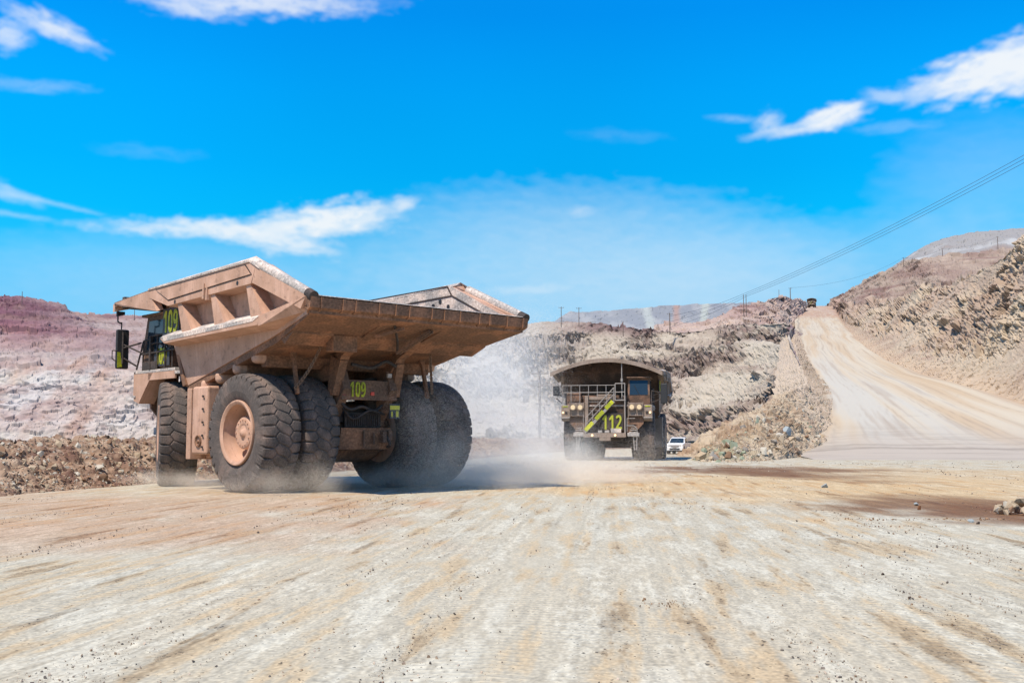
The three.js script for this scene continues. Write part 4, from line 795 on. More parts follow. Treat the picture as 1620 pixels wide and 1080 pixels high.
  for (const s of [-1, 1]) {
    const k = (pts) => hull(pts.map(([x, y, z]) => [x * s, y, z]));
    part('canopy_flange', [k([[4.34, 6.77, -8.83], [4.3, 6.62, -8.3], [4.3, 6.17, -5.2], [4.34, 6.95, -5.8], [4.05, 6.85, -8.83], [4.05, 6.7, -8.3], [4.05, 6.25, -5.2], [4.05, 7.0, -5.8]])], PM, canopy);
    // side wall
    const wall = part('side_wall', [slab([[-5.65, 6.9], [-5.2, 5.9], [-4.9, 5.2], [lf, 5.15], [2.0, 5.2], [4.6, 5.55], [4.55, 5.75], [1.55, 7.1]], ([z, y]) => [wx * s, y, z], ([z, y]) => [(wx - 0.1) * s, y, z])], PM, body);
    part('lower_wall', [k([[3.8, 5.2, -4.95], [3.7, 5.2, -4.95], [3.62, 3.5, -4.15], [3.52, 3.5, -4.15], [3.8, 5.2, 2.2], [3.7, 5.2, 2.2], [3.76, 4.85, 1.95], [3.66, 4.85, 1.95]]), k([[3.8, 5.2, 2.2], [3.7, 5.2, 2.2], [3.76, 4.85, 1.95], [3.66, 4.85, 1.95], [4.2, 5.55, 4.55], [4.1, 5.55, 4.55], [4.2, 5.3, 4.55], [4.1, 5.3, 4.55]])], PM, body);
    // top rail, its cover plate, the dusty edge
    part('top_rail', [k([[4.34, 6.27, -4.25], [4.34, 6.95, -5.8], [4.34, 6.7, -5.78], [4.2, 7.02, -5.8], [3.75, 6.95, -5.8], [3.75, 6.6, -5.7], [3.75, 6.2, -4.2], [4.34, 6.45, 1.45], [4.34, 6.95, 1.7], [4.34, 7.14, 1.5], [4.2, 7.2, 1.5], [3.75, 7.1, 1.6], [3.75, 6.4, 1.45]])], PM, body);
    part('cover_plate', [k([[4.352, 6.92, -5.2], [4.352, 7.08, 1.1], [4.352, 6.72, 1.5], [4.352, 6.44, -4.2], [4.3, 6.92, -5.2], [4.3, 7.08, 1.1], [4.3, 6.72, 1.5], [4.3, 6.44, -4.2]])], M.dark, body);
    part('cover_plate', [k([[4.375, 6.89, -5.1], [4.375, 7.045, 1.06], [4.375, 6.74, 1.42], [4.375, 6.475, -4.17], [4.33, 6.89, -5.1], [4.33, 7.045, 1.06], [4.33, 6.74, 1.42], [4.33, 6.475, -4.17]])], PM, body);
    part('top_edge', [k([[4.37, 6.96, -5.8], [4.37, 7.02, -5.8], [4.15, 7.1, -5.8], [3.95, 7.02, -5.8], [4.37, 7.13, 1.35], [4.37, 7.2, 1.35], [4.15, 7.33, 1.4], [3.95, 7.2, 1.4]]), k([[4.37, 7.13, 1.35], [4.37, 7.2, 1.35], [4.15, 7.33, 1.4], [4.38, 6.86, 1.95], [4.3, 7.0, 1.98], [4.1, 7.05, 2.0]]), k([[4.34, 6.97, -5.75], [4.1, 7.08, -5.75], [3.9, 7.0, -5.75], [4.34, 6.79, -8.8], [4.1, 6.9, -8.85], [3.9, 6.85, -8.85]])], M.cap, body);
    part('tail_rail', [k([[4.34, 6.47, 1.5], [4.34, 6.98, 1.72], [3.8, 6.95, 1.72], [3.8, 6.47, 1.5], [4.34, 5.42, 4.3], [4.34, 5.78, 4.58], [4.0, 5.78, 4.58], [4.0, 5.42, 4.3]])], PM, body);
    part('tail_pipe', [cyl(0.17, 0.15, [4.2 * s, 7.0, 1.78], [4.2 * s, 5.84, 4.56], 14)], M.cap, body);
    part('pipe_end', [cyl(0.16, 0.16, [4.2 * s, 5.86, 4.5], [4.2 * s, 5.74, 4.78], 14)], M.dark, body);
    each('hole', [[-3.7, 6.36], [0.6, 6.55]].map(([z, y]) => cyl(0.07, 0.07, [4.3 * s, y, z], [4.346 * s, y + 0.0, z], 12)), M.black, body);
    each('lifting_lug', [k([[4.3, 6.75, -1.55], [4.42, 6.75, -1.55], [4.3, 6.25, -1.6], [4.42, 6.25, -1.6], [4.3, 6.75, -1.48], [4.42, 6.75, -1.48], [4.3, 6.25, -1.48], [4.42, 6.25, -1.48]]), k([[4.3, 6.6, -1.36], [4.4, 6.6, -1.36], [4.3, 6.2, -1.4], [4.4, 6.2, -1.4], [4.3, 6.6, -1.3], [4.4, 6.6, -1.3], [4.3, 6.2, -1.3], [4.4, 6.2, -1.3]])], PM, body);
    // three tapered ribs
    for (const [zt, zb, yt, yb] of [[-3.62, -3.0, 6.32, 5.28], [-1.28, -0.7, 6.42, 5.32], [1.02, 1.6, 6.5, 5.42]]) part('rib', [k([[3.74, yt, zt], [4.28, yt, zt], [3.74, yt, zt + 0.26], [4.28, yt, zt + 0.26], [3.74, yb, zb - 0.2], [4.3, yb, zb - 0.2], [3.74, yb, zb + 0.5], [4.3, yb, zb + 0.5]])], PM, body);
    // the shelf below the ribs
    part('side_ledge', [k([[4.34, 4.98, lf + 0.25], [4.34, 5.16, lf - 0.05], [4.28, 5.24, lf], [3.74, 5.46, lf], [3.74, 4.9, lf + 0.2], [4.34, 5.14, 1.9], [4.34, 5.36, 1.95], [4.28, 5.44, 1.95], [3.74, 5.62, 1.95], [3.74, 5.0, 1.9]])], PM, body);
    part('ledge_dust', [k([[4.352, 5.05, lf + 0.22], [4.352, 5.2, lf], [4.27, 5.262, lf], [3.76, 5.48, lf], [4.352, 5.26, 1.6], [4.352, 5.38, 1.94], [4.27, 5.462, 1.95], [3.76, 5.64, 1.95], [4.34, 5.05, lf + 0.22]])], M.cap, body);
    part('tail_gusset', [k([[4.34, 5.1, 1.92], [4.34, 5.4, 1.92], [3.74, 5.6, 1.92], [3.74, 5.0, 2.0], [4.36, 5.5, 3.5], [4.36, 5.12, 2.15], [4.36, 5.76, 4.6], [4.1, 5.76, 4.6], [4.1, 5.4, 4.6]])], PM, body);
    // cross beams that end below the wall, a rod that knocks rocks out from between the rear tyres, with its chain
    for (const [z, y] of [[-2.9, 3.62], [-1.9, 3.85], [-0.75, 4.1], [0.45, 4.4]]) part('cross_beam_end', [new RoundedBoxGeometry(0.9, 0.42, 0.4, 3, 0.17).translate(3.22 * s, y - 0.12, z)], PM, body);
    part('rock_knocker', [k([[2.42, 4.75, 1.0], [2.78, 4.75, 1.0], [2.42, 4.75, 1.15], [2.78, 4.75, 1.15], [2.54, 4.2, 1.1], [2.68, 4.2, 1.1], [2.54, 4.2, 1.2], [2.68, 4.2, 1.2]])], UM, body);
    part('knocker_bar', beam([2.6 * s, 4.3, 1.15], [2.62 * s, 3.1, 1.45], 0.12, 0.12), UM, body);
    const links = [], p = V(2.1 * s, 4.9, 2.2), q = V(2.75 * s, 3.3, 1.55);
    for (let i = 0; i <= 26; i++) { const t = i / 26, c = p.clone().lerp(q, t); c.y -= 0.16 * Math.sin(t * Math.PI); const g = new THREE.TorusGeometry(0.045, 0.016, 5, 8); g.scale(1, 1.3, 1); g.rotateY((i & 1) * 1.57); g.rotateX(0.3); links.push(g.translate(c.x, c.y, c.z)); }
    part('chain', links, M.chain, body);
  }
  // underside: long sills that curve up to the tail, cross beams, box
  const sills = [];
  for (const s of [-1, 1]) {
    const path = [[1.0, 3.25, -4.2], [1.05, 3.5, 0.2], [1.08, 3.62, 1.3], [1.12, 4.35, 1.9], [1.16, 4.72, 2.7], [1.2, 4.98, 3.6], [1.24, 5.3, 4.55]];
    for (let i = 0; i + 1 < path.length; i++) { const [a, b] = [path[i], path[i + 1]]; sills.push(hull([a, b].flatMap(([x, y, z]) => [[(x - 0.17) * s, y, z], [(x + 0.17) * s, y, z], [(x - 0.12) * s, y + 0.5, z - 0.12], [(x + 0.12) * s, y + 0.5, z - 0.12]]))); }
    sills.push(hull([[1.06 * s, 3.1, 1.2], [1.36 * s, 3.1, 1.2], [1.06 * s, 3.1, 1.5], [1.36 * s, 3.1, 1.5], [1.0 * s, 4.4, 1.3], [1.3 * s, 4.4, 1.3], [1.0 * s, 4.2, 1.85], [1.3 * s, 4.2, 1.85]]));
  }
  part('floor_sill', sills, UM, body);
  part('cross_beam', [...[[-3.1, 3.5], [-1.9, 3.76], [-0.7, 4.03], [0.5, 4.3]].map(([z, y]) => bx(6.6, 0.44, 0.36, 0, y - 0.12, z, 0.06)), hull([[-3.75, 4.7, 2.3], [3.75, 4.7, 2.3], [-3.75, 4.55, 2.5], [3.75, 4.55, 2.5], [-3.85, 4.85, 3.1], [3.85, 4.85, 3.1], [-3.85, 5.1, 3.1], [3.85, 5.1, 3.1], [-3.75, 5.0, 2.3], [3.75, 5.0, 2.3]]), bx(0.9, 0.75, 0.4, -1.95, 4.75, 2.9, 0.03), beam([-0.6, 5.1, 4.3], [-1.2, 4.85, 3.6], 0.1, 0.1)], UM, body);
  part('brace', [...[[0.5, 5.1, 4.2, 0.15, 4.45, 2.9], [0.62, 5.1, 4.2, 0.27, 4.45, 2.9]].map((a) => beam(a.slice(0, 3), a.slice(3), 0.07, 0.1)), ...[0.2, 0.4, 0.6, 0.8].map((t) => rod([lerp(0.5, 0.15, t), lerp(5.1, 4.45, t), lerp(4.2, 2.9, t)], [lerp(0.62, 0.27, t), lerp(5.1, 4.45, t), lerp(4.2, 2.9, t)], 0.03))], M.frame, body);
  each('hose', [pipe([[-0.9, 5.2, 4.2], [-0.5, 4.85, 3.8], [-0.1, 4.8, 3.3], [0.2, 4.5, 2.9]], 0.04), pipe([[-0.9, 4.1, 1.9], [-0.2, 4.0, 2.0], [0.5, 4.25, 1.9], [0.9, 4.1, 1.9]], 0.06)], M.dark, body);
  // tail lip with its stiffeners
  const tail = part('tail_lip', [hull([[-4.28, 5.36, 4.58], [4.28, 5.36, 4.58], [-4.3, 5.44, 4.74], [4.3, 5.44, 4.74], [-4.3, 5.74, 4.78], [4.3, 5.74, 4.78], [-4.3, 5.78, 4.55], [4.3, 5.78, 4.55]]), hull([[-4.25, 5.28, 4.5], [4.25, 5.28, 4.5], [-4.28, 5.38, 4.58], [4.28, 5.38, 4.58], [-4.28, 5.5, 4.4], [4.28, 5.5, 4.4]])], UM, body);
  for (let i = 0; i < 13; i++) { const x = -3.95 + i * 0.66 + 0.12 * Math.sin(i * 2.3); part('stiffener', [hull([[x, 5.3, 4.5], [x + 0.07, 5.3, 4.5], [x, 5.42, 4.79], [x + 0.07, 5.42, 4.79], [x, 5.74, 4.82], [x + 0.07, 5.74, 4.82], [x, 5.74, 4.6], [x + 0.07, 5.74, 4.6]])], UM, body); }
  part('tail_edge', [hull([[-4.3, 5.775, 4.5], [4.3, 5.775, 4.5], [-4.3, 5.775, 4.79], [4.3, 5.775, 4.79], [-4.3, 5.8, 4.52], [4.3, 5.8, 4.52], [-4.3, 5.8, 4.77], [4.3, 5.8, 4.77]])], M.cap, body);
  // inner face of the right wall: liner with a row of holes
  part('liner', [slab([[-5.4, 6.95], [1.5, 7.12], [4.5, 5.72], [2.0, 5.1], [-4.6, 4.6]], ([z, y]) => [3.655, y, z], ([z, y]) => [3.62, y, z])], M.cap, body);
  part('liner_strip', [beam([3.61, 6.62, -5.2], [3.61, 6.78, 1.55], 0.03, 0.05), beam([3.61, 6.78, 1.55], [3.61, 5.7, 3.9], 0.03, 0.05), beam([3.61, 7.05, -5.2], [3.61, 7.14, 1.3], 0.03, 0.05), beam([3.61, 7.14, 1.3], [3.61, 6.78, 1.55], 0.03, 0.05)], M.dark, body);
  each('liner_hole', [[-1.6, 6.5], [-0.8, 6.36], [-0.3, 6.1], [0.2, 6.2], [0.5, 6.5], [0.9, 6.62], [1.0, 6.2], [1.35, 6.4], [1.6, 6.0], [2.0, 6.15], [2.3, 5.92], [-1.1, 6.15]].map(([z, y]) => cyl(0.085, 0.085, [3.64, y, z], [3.605, y, z], 12)), M.black, body);
  return T;
}
function addNumbers(T, number) {
  const body = T.children.find((o) => o.name === 'dump_body'), ax = T.children.find((o) => o.name === 'rear_axle'), cab = T.children.find((o) => o.name === 'cab');
  part('number_plate', [span(-3.84, -3.8, 5.34, 6.32, -5.66, -4.4, 0.005)], M.plate, body);
  part('number', [letters(number, 1.12, 0.8).rotateY(-Math.PI / 2).translate(-3.842, 5.84, -5.02)], M.lime, body);
  part('number_plate', [span(-3.38, -3.34, 4.35, 5.0, -7.3, -6.05, 0.005)], M.plate, cab);
  part('number', [letters(number, 0.85, 0.62).rotateY(-Math.PI / 2).translate(-3.382, 4.72, -6.68)], M.lime, cab);
  part('number_plate', [span(-1.05, 1.18, 2.96, 3.62, 1.52, 1.6, 0.02)], M.frame, ax);
  part('number', [letters(number, 0.62, 0.5, 0.03).translate(-0.44, 3.31, 1.602)], M.lime, ax);
  part('reflector', [span(0.08, 0.22, 3.12, 3.24, 1.6, 1.64, 0.01)], M.red, ax);
  part('reflector', [span(-1.02, -0.9, 3.1, 3.36, 1.6, 1.62, 0.01)], std('dull red panel', 0.2, 0.04, 0.04, 0.6), ax);
  part('rear_lamp', [span(0.62, 0.78, 3.72, 3.86, 1.75, 1.85, 0.02)], M.cap, ax);
  const pl = part('notice_plate', [span(0.78, 1.2, 2.36, 2.86, 1.7, 1.74, 0.01)], M.plate, ax);
  part('notice_band', [span(0.79, 1.19, 2.66, 2.8, 1.74, 1.75, 0.002), span(0.84, 0.9, 2.42, 2.6, 1.74, 1.75, 0.002), span(1.04, 1.14, 2.42, 2.62, 1.74, 1.75, 0.002)], std('yellow notice paint', 0.6, 0.55, 0.05, 0.5), ax);
}
const truckA = makeTruck({ ledgeFront: -4.7, steer: -0.4, archedFront: false, rightOut: 0.44 });
truckA.name = numbered('haul_truck'); scene.add(truckA);
tag(truckA, 'huge tan dump truck numbered 109, seen from behind and its left side, raising dust', 'dump truck', 'haul trucks on the mine roads');
addNumbers(truckA, '109');
truckA.position.set(-5.853, 0, -36.744); truckA.rotation.y = 0.7519;
const truckB = makeTruck({ ledgeFront: -1.2, steer: 0.06, archedFront: true, mirrorOut: 0.5, PM: M.paintB, UM: M.underB });
truckB.name = numbered('haul_truck');
const truckC = truckB.clone(); truckC.name = numbered('haul_truck');
addNumbers(truckB, '112');
scene.add(truckB, truckC);
tag(truckB, 'brown dump truck numbered 112 coming towards the camera with a stair across its grille', 'dump truck', 'haul trucks on the mine roads');
truckB.position.set(8.95, 0, -90.7); truckB.rotation.y = Math.PI - 0.2;
{ const n = part('front_number', [letters('112', 1.5, 1.1, 0.03).rotateY(Math.PI).translate(-0.45, 2.92, -9.012)], std('dusty lime paint', 0.36, 0.37, 0.03, 0.7), truckB); const b = part('front_panel', [span(-1.3, 0.42, 2.3, 3.6, -8.97, -8.95, 0.004)], M.dark, truckB); }
tag(truckC, 'tiny dark dump truck at the top of the ramp, on the skyline', 'dump truck', 'haul trucks on the mine roads');
{ const d = 1010, x = (1288 - 810) / FOCAL * d; truckC.position.set(x, climb(d) + 0.2, -d); truckC.rotation.y = Math.PI - 0.28; }

// ------------------------------------------------------------------ the white pickup behind the second truck
{
  const T = thing('pickup', 'white pickup truck driving towards the camera beside the second dump truck', 'pickup');
  // own axes: x to its right, y up, z to its rear; origin below the middle
  const W = 0.9, k = (pts) => hull(pts.flatMap(([x, y, z]) => [[x, y, z], [-x, y, z]]));
  const body = part('body', [k([[W, 0.5, -2.35], [W * 0.96, 1.02, -2.4], [W * 0.9, 1.12, -2.2], [W, 1.18, -1.15], [W, 0.5, -1.15], [W * 0.92, 0.42, -2.3]]), k([[W, 0.42, -1.2], [W, 1.18, -1.2], [W, 0.42, 1.0], [W, 1.2, 1.0]]), span(W - 0.05, W, 0.5, 1.2, 1.0, 2.55, 0.02), span(-W, -W + 0.05, 0.5, 1.2, 1.0, 2.55, 0.02), span(-W, W, 0.5, 1.2, 2.5, 2.56, 0.02), span(-W, W, 0.5, 0.62, 1.0, 2.5)], M.white, T);
  part('cabin', [k([[W * 0.97, 1.18, -1.2], [W * 0.97, 1.18, 1.0], [W * 0.8, 1.74, -0.45], [W * 0.8, 1.76, 0.75], [W * 0.72, 1.8, -0.3], [W * 0.72, 1.8, 0.6]])], M.white, T);
  part('windscreen', [k([[W * 0.86, 1.22, -1.17], [W * 0.74, 1.7, -0.53], [W * 0.86, 1.2, -1.1], [W * 0.74, 1.68, -0.47]]).translate(0, 0.012, -0.02)], M.glass, T);
  for (const s of [-1, 1]) {
    part('side_window', [hull([[0.955 * W * s, 1.25, -0.95], [0.955 * W * s, 1.25, 0.85], [0.83 * W * s, 1.68, -0.42], [0.83 * W * s, 1.68, 0.68], [0.9 * W * s, 1.25, -0.95], [0.9 * W * s, 1.25, 0.85], [0.78 * W * s, 1.66, -0.42], [0.78 * W * s, 1.66, 0.68]].map(([x, y, z]) => [x + 0.012 * s, y, z]))], M.glass, T);
    part('headlight', [hull([[0.55 * s, 0.88, -2.43], [0.85 * s, 0.9, -2.35], [0.55 * s, 1.04, -2.4], [0.86 * s, 1.05, -2.32], [0.6 * s, 0.9, -2.3], [0.84 * s, 1.0, -2.2]])], M.steel, T);
    part('wing_mirror', [bx(0.2, 0.16, 0.1, 1.02 * s, 1.3, -0.95, 0.04)], M.black, T);
    for (const z of [-1.5, 1.62]) {
      const w = part('wheel', [latheX([[-0.12, 0.2], [-0.13, 0.34], [-0.1, 0.375], [0.1, 0.375], [0.13, 0.34], [0.12, 0.2]], 28).translate(0.78 * s, 0.37, z)], M.rubber, T);
      part('wheel_disc', [cyl(0.21, 0.19, [0.8 * s, 0.37, z], [0.9 * s, 0.37, z], 20)], M.steel, w);
      part('wheel_arch', [latheX([[0.895 * s, 0.4], [0.93 * s, 0.44], [0.9 * s, 0.47]], 28).translate(0, 0.4, z)], M.dark, T);
    }
  }
  part('grille', [span(-0.5, 0.5, 0.86, 1.0, -2.44, -2.36, 0.02), span(-0.42, 0.42, 0.78, 0.82, -2.46, -2.36)], M.steel, T);
  part('bumper', [k([[0.9, 0.42, -2.42], [0.88, 0.72, -2.45], [0.92, 0.45, -2.15], [0.92, 0.7, -2.15]])], M.white, T);
  part('air_intake', [span(-0.55, 0.55, 0.5, 0.64, -2.475, -2.4, 0.02)], M.black, T);
  part('number_plate', [span(-0.2, 0.2, 0.66, 0.75, -2.475, -2.43, 0.005)], M.cap, T);
  part('underside', [span(-0.75, 0.75, 0.28, 0.45, -2.1, 2.3, 0.03)], M.black, T);
  const p = onGround(1074, 718);
  T.position.copy(p); T.rotation.y = Math.PI - 0.33;
}

// ------------------------------------------------------------------ poles and power lines
function pole(px, py0, py1, d, label, { arms = 1, r = 0.16 } = {}) {
  const a = at(px, py1, d), b = at(px, py0, d), T = thing('power_pole', label, 'power pole', 'power poles round the mine');
  T.position.copy(a); const h = b.y - a.y;
  part('shaft', [cyl(r, r * 0.7, [0, -2.5, 0], [0, h, 0], 10)], M.wood, T);
  for (let i = 0; i < arms; i++) part('cross_arm', [beam([-1.2, h - 0.5 - i * 1.6, 0.12], [1.2, h - 0.5 - i * 1.6, 0.12], 0.14, 0.14)], M.wood, T);
  const ins = []; for (const x of [-1.1, 0, 1.1]) ins.push(cyl(0.07, 0.05, [x, h - 0.43, 0.12], [x, h - 0.1, 0.12], 8));
  if (arms) part('insulator', ins, M.dark, T);
  return b;
}
{
  const a = at(855, 706, 142); pole(854, 585, 712, 142, 'tall wooden power pole standing in the dust to the left of truck 112', { arms: 2, r: 0.22 });
  pole(888, 485, 509, 485, 'thin power pole on the hilltop left of the grey plateau', { arms: 1, r: 0.2 });
  pole(916, 486, 508, 485, 'thin power pole on the hilltop against the grey plateau, right of its neighbour', { arms: 1, r: 0.2 });
  pole(986, 508, 523, 470, 'short power pole on the crest above the cab of truck 112', { arms: 0, r: 0.2 });
  const p0 = pole(1060, 495, 520, 455, 'power pole on the crest at the lower end of the three cables', { arms: 1, r: 0.24 });
  const p1 = pole(1177, 466, 492, 500, 'left one of the twin poles carrying the three cables', { arms: 0, r: 0.2 }), p2 = pole(1181, 466, 492, 500, 'right one of the twin poles carrying the three cables', { arms: 0, r: 0.2 });
  pole(1233, 458, 476, 720, 'smaller pole on the spoil mound left of the ramp top', { arms: 0, r: 0.2 });
  const p3 = pole(1251, 455, 478, 720, 'taller pole on the spoil mound beside the ramp top', { arms: 1, r: 0.32 });
  const p4 = pole(1430, 407, 420, 1030, 'small pole on the purplish hill at the foot of the grey dump', { arms: 1, r: 0.38 });
  const p5 = pole(1492, 393, 412, 1010, 'pole in front of the grey dump, middle of the hilltop row', { arms: 1, r: 0.38 });
  const p6 = pole(1580, 374, 404, 990, 'pole at the right end of the hilltop row before the grey dump', { arms: 1, r: 0.38 });
  pole(34, 461, 474, 790, 'thin pole on the far left rim of the pit wall', { arms: 0, r: 0.3 });
  pole(212, 490, 501, 820, 'thin pole on the pit rim behind the mirror of truck 109', { arms: 0, r: 0.3 });
  const wire = (pts, label, r) => { const m = new THREE.Mesh(new THREE.TubeGeometry(new THREE.CatmullRomCurve3(pts), 80, r, 5), M.wire); m.name = numbered('power_cable'); m.castShadow = true; scene.add(m); tag(m, label, 'cable'); };
  const sag = (a, b, s) => { const out = []; for (let i = 0; i <= 20; i++) { const t = i / 20, p = a.clone().lerp(b, t); p.y -= s * 4 * t * (1 - t); out.push(p); } return out; };
  const far = (px, py, d) => at(px, py, d);
  // the next pole of the three cables stands on the cliff top, past the right edge of the picture
  [['upper', 464, 234, 500], ['middle', 467, 240, 499], ['lower', 470, 246, 498]].forEach(([w, y0, y1, d], i) => {
    const A = far(1178, y0, d), slope = (y1 - y0) / 442, B = far(1178 + 700, y0 + slope * 700, 240);
    wire([...sag(far(1058, 500 + i * 9, 455), A, 1.2).slice(0, -1), ...sag(A, B, 3.0)], w + ' one of the three cables slanting up to the right across the sky', 0.06);
  });
  const bottom = at(1878, 372, 243), top = at(1878, 98, 240); bottom.y = 36;
  const T = thing('power_pole', 'tall pole on the cliff top that holds the three slanting cables', 'power pole', 'power poles round the mine'); T.position.set(top.x, 34, top.z); part('shaft', [cyl(0.3, 0.2, [0, -4, 0], [0, top.y - 33, 0], 10)], M.wood, T);
  wire(sag(p3, p4, 6), 'faint cable from the ramp top to the purplish hill', 0.06);
  wire(sag(p4, p5, 3), 'faint cable between the two left poles of the hilltop row', 0.06);
  wire(sag(p5, p6, 3), 'faint cable between the two right poles of the hilltop row', 0.06);
}

// ------------------------------------------------------------------ stones and pebbles on the road
{
  const r = rng(77), peb = [];
  const keys = [[0.16, 0.13, 0.11], [0.1, 0.085, 0.075], [0.3, 0.22, 0.16], [0.42, 0.34, 0.27], [0.22, 0.15, 0.1]];
  for (let i = 0; i < 130000; i++) {
    const d = 5.5 + 75 * Math.pow(r(), 1.9), x = (r() * 2 - 1) * 0.56 * d, z = -d, a = across(x, z), w = awayFrom(x, z);
    const dens = fbm(a * 1.4, w * 0.09, 12, 5) + 0.6 * fbm(a * 0.25, w * 0.1, 15, 3);
    if (dens < 0.16 + 0.3 * (r() - 0.4)) continue;
    const size = (0.0025 + 0.012 * Math.pow(r(), 8)) * (1 + d / 20);
    peb.push({ p: V(x, size * 0.2 + 0.0, z), s: size * 1.7, c: mulc(keys[Math.floor(r() * 5)], 0.8 + 0.5 * r()) });
  }
  scatter.label = 'small dark pebbles scattered along the wheel tracks of the road'; scatter.category = 'pebbles';
  scatter('pebbles', peb, scene);
  // small heap at the right edge
  const heap = new THREE.Group(); heap.name = 'stone_heap'; scene.add(heap); tag(heap, 'small heap of tan stones on the brown stain at the right edge of the road', 'stone heap', null, 'structure');
  const c = onGround(1612, 812);
  for (let i = 0; i < 42; i++) { const q = r() * 6.28, rr = Math.sqrt(r()) * 0.85; heap.add(stoneMesh(r, 0.14 + 0.24 * r(), ['tan', 'brown', 'pale', 'tan'][i % 4], V(c.x + rr * Math.cos(q) * 1.2 + 0.3, 0.05 + 0.34 * Math.max(0, 0.8 - rr), c.z + rr * Math.sin(q)))); }
  const lone = (px, py, size, tone, label) => { const m = stoneMesh(r, size, tone, onGround(px, py).add(V(0, size * 0.2, 0))); m.name = numbered('stone'); scene.add(m); tag(m, label, 'stone'); };
  lone(1538, 826, 0.16, 'blue', 'pale stone on the brown stain below the stone heap');
  lone(1450, 799, 0.17, 'blue', 'pale stone on the upper part of the brown stain');
  lone(1305, 771, 0.24, 'blue', 'flat pale stone on the ochre dirt in front of the ramp');
  lone(408, 843, 0.056, 'dark', 'dark stone on the pale road below the left rear wheel of truck 109');
  lone(1548, 829, 0.081, 'dark', 'dark stone just right of the pale stone at the stain');
  lone(1455, 806, 0.14, 'rust', 'rusty clod at the front edge of the brown stain');
  lone(1261, 825, 0.068, 'dark', 'dark clod alone on the pale road right of centre');
  lone(1397, 909, 0.056, 'dark', 'dark stone on the pale road at the right, nearest of two');
  lone(1440, 947, 0.050, 'dark', 'small black stone low on the right of the road');
  lone(254, 984, 0.028, 'dark', 'dark stone at the end of a pebble streak, low on the left');
  for (const [px, py, n, sx, sz, label] of [[1052, 955, 46, 0.26, 0.55, 'clods of brown dirt in a low patch, near the middle of the road'], [1500, 822, 130, 2.6, 0.35, 'line of dark clods along the front edge of the brown stain'], [1180, 740, 160, 4.5, 0.8, 'dark crumbs along the top edge of the long rust stain'], [1420, 833, 50, 0.9, 0.3, 'sparse dark crumbs in front of the brown stain']]) {
    const q = onGround(px, py), L = []; for (let i = 0; i < n; i++) { const u = r() + r() + r() - 1.5, v = r() + r() - 1; L.push({ p: V(q.x + u * sx, 0.01, q.z + v * sz - u * 0.0), s: 0.012 + 0.05 * r() * r() * sx ** 0.5, c: mulc([0.2, 0.12, 0.07], 0.6 + r()) }); }
    scatter.label = label; scatter.category = 'clods'; scatter('dirt_clods', L, scene);
  }
}

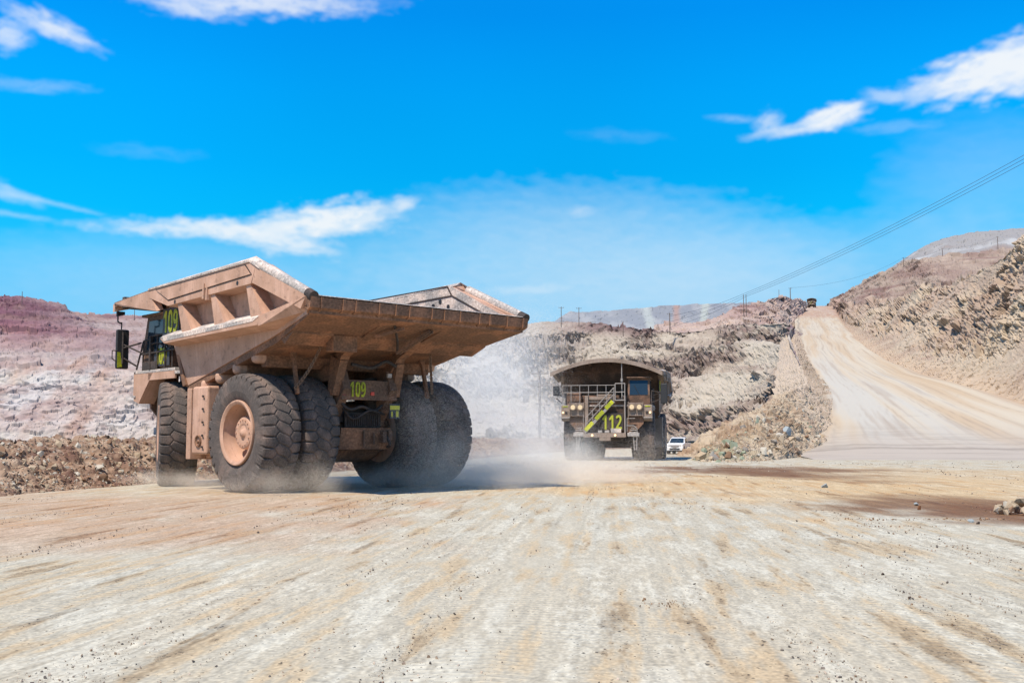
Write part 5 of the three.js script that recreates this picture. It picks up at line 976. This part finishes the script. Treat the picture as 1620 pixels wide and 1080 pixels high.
// ------------------------------------------------------------------ dust in the air: clouds of fine grains, each puff thick in the middle and thin at its rim
{
  const grains = (n, size, seed) => {                                // grains spread through a ball of radius 1, thinning outwards
    const r = rng(seed), pos = new Float32Array(n * 9), nor = new Float32Array(n * 9);
    for (let i = 0; i < n; i++) {
      const g = () => (r() + r() + r() + r() - 2) * 0.72, c = [g(), g(), g()], a = V(r() - 0.5, r() - 0.5, r() - 0.5).normalize(), b = V(r() - 0.5, r() - 0.5, r() - 0.5).cross(a).normalize(), q = a.clone().cross(b), s = size * (0.6 + 0.8 * r());
      for (let k = 0; k < 3; k++) { const t = k * 2.0944; for (let e = 0; e < 3; e++) { pos[i * 9 + k * 3 + e] = c[e] + s * (a.getComponent(e) * Math.cos(t) + b.getComponent(e) * Math.sin(t)); nor[i * 9 + k * 3 + e] = q.getComponent(e); } }
    }
    const o = new THREE.BufferGeometry(); o.setAttribute('position', new THREE.BufferAttribute(pos, 3)); o.setAttribute('normal', new THREE.BufferAttribute(nor, 3));
    return o;
  };
  const puffMat = (name, r, g, b) => Object.assign(new THREE.MeshPhysicalMaterial({ color: new THREE.Color(r, g, b), roughness: 1, transmission: 0.5, thickness: 0, specularIntensity: 0, side: THREE.DoubleSide }), { name });
  const cloud = (label, list, mat, n, size, seed) => {               // list of { p, r, flat }
    const geo = grains(n, size, seed), im = new THREE.InstancedMesh(geo, mat, list.length), r = rng(seed + 1), mt = new THREE.Matrix4(), q = new THREE.Quaternion(), e = new THREE.Euler();
    list.forEach((d, i) => { e.set(0, r() * 6.3, 0); q.setFromEuler(e); mt.compose(d.p, q, V(d.r, d.r * (d.flat ?? 0.8), d.r)); im.setMatrixAt(i, mt); });
    im.name = numbered('dust'); im.castShadow = im.receiveShadow = true;
    tag(im, label, 'dust', null, 'stuff'); scene.add(im);
  };
  const r = rng(5), T = truckA.matrixWorld; truckA.updateMatrixWorld(true);
  const loc = (x, y, z) => V(x, y, z).applyMatrix4(truckA.matrixWorld);
  const near = [];
  const puffs = (list, n, f) => { for (let i = 0; i < n; i++) list.push(f()); };
  // low along the wheels
  puffs(near, 46, () => ({ p: loc(-4.6 + 9.6 * r(), 0.2 + 0.45 * r(), 0.6 + 2.2 * r()), r: 0.5 + 0.7 * r(), flat: 0.6 }));
  puffs(near, 34, () => ({ p: loc(-5 + 2.4 * r(), 0.15 + 0.3 * r(), -7.5 + 9 * r()), r: 0.4 + 0.6 * r(), flat: 0.5 }));
  // rising behind the right rear wheels and drifting off to the right
  puffs(near, 26, () => ({ p: loc(0.6 + 4.6 * r(), 0.3 + 3.0 * Math.pow(r(), 1.5), 1.6 + 2.2 * r()), r: 0.6 + 0.8 * r() }));
  puffs(near, 115, () => { const t = r(); return { p: loc(3.4 + 9 * t, 0.1 + (0.25 + 1.2 * t) * r() * r(), -3.5 + 8 * r()), r: 0.8 + 1.1 * r(), flat: 0.55 }; });
  cloud('pale dust whirled up round the rear wheels of truck 109', near, puffMat('dust grains', 0.93, 0.86, 0.76), 12000, 0.0042, 3);
  const far = [];
  puffs(far, 205, () => { const d = 60 + 90 * r(), px = lerp(690, 880, r()); const p = V((px - 810) / FOCAL * d, 0, -d), q = r(); p.y = 0.3 + (d * 0.115) * Math.pow(q, 1.7) * (px < 850 ? 1 : 0.5); return { p, r: (1.4 + 2.8 * q) * d / 85 }; });
  puffs(far, 60, () => { const d = 48 + 40 * r(), px = lerp(730, 930, r()); return { p: V((px - 810) / FOCAL * d, 0.1 + 1.1 * r() * r(), -d), r: 1 + 1.4 * r(), flat: 0.6 }; });
  puffs(far, 40, () => { const d = 77 + 5 * r(), px = lerp(820, 935, r()); const p = V((px - 810) / FOCAL * d, 0.2 + 2.2 * r() * r(), -d); return { p, r: 0.9 + 1.2 * r() }; });
  cloud('thin whitish dust drifting between the two big trucks', far, puffMat('pale dust grains', 0.95, 0.95, 0.93), 14000, 0.0026, 8);
}

scene.traverse((o) => { if (o.isMesh) { o.castShadow = true; o.receiveShadow = true; } });
renderer.render(scene, camera);
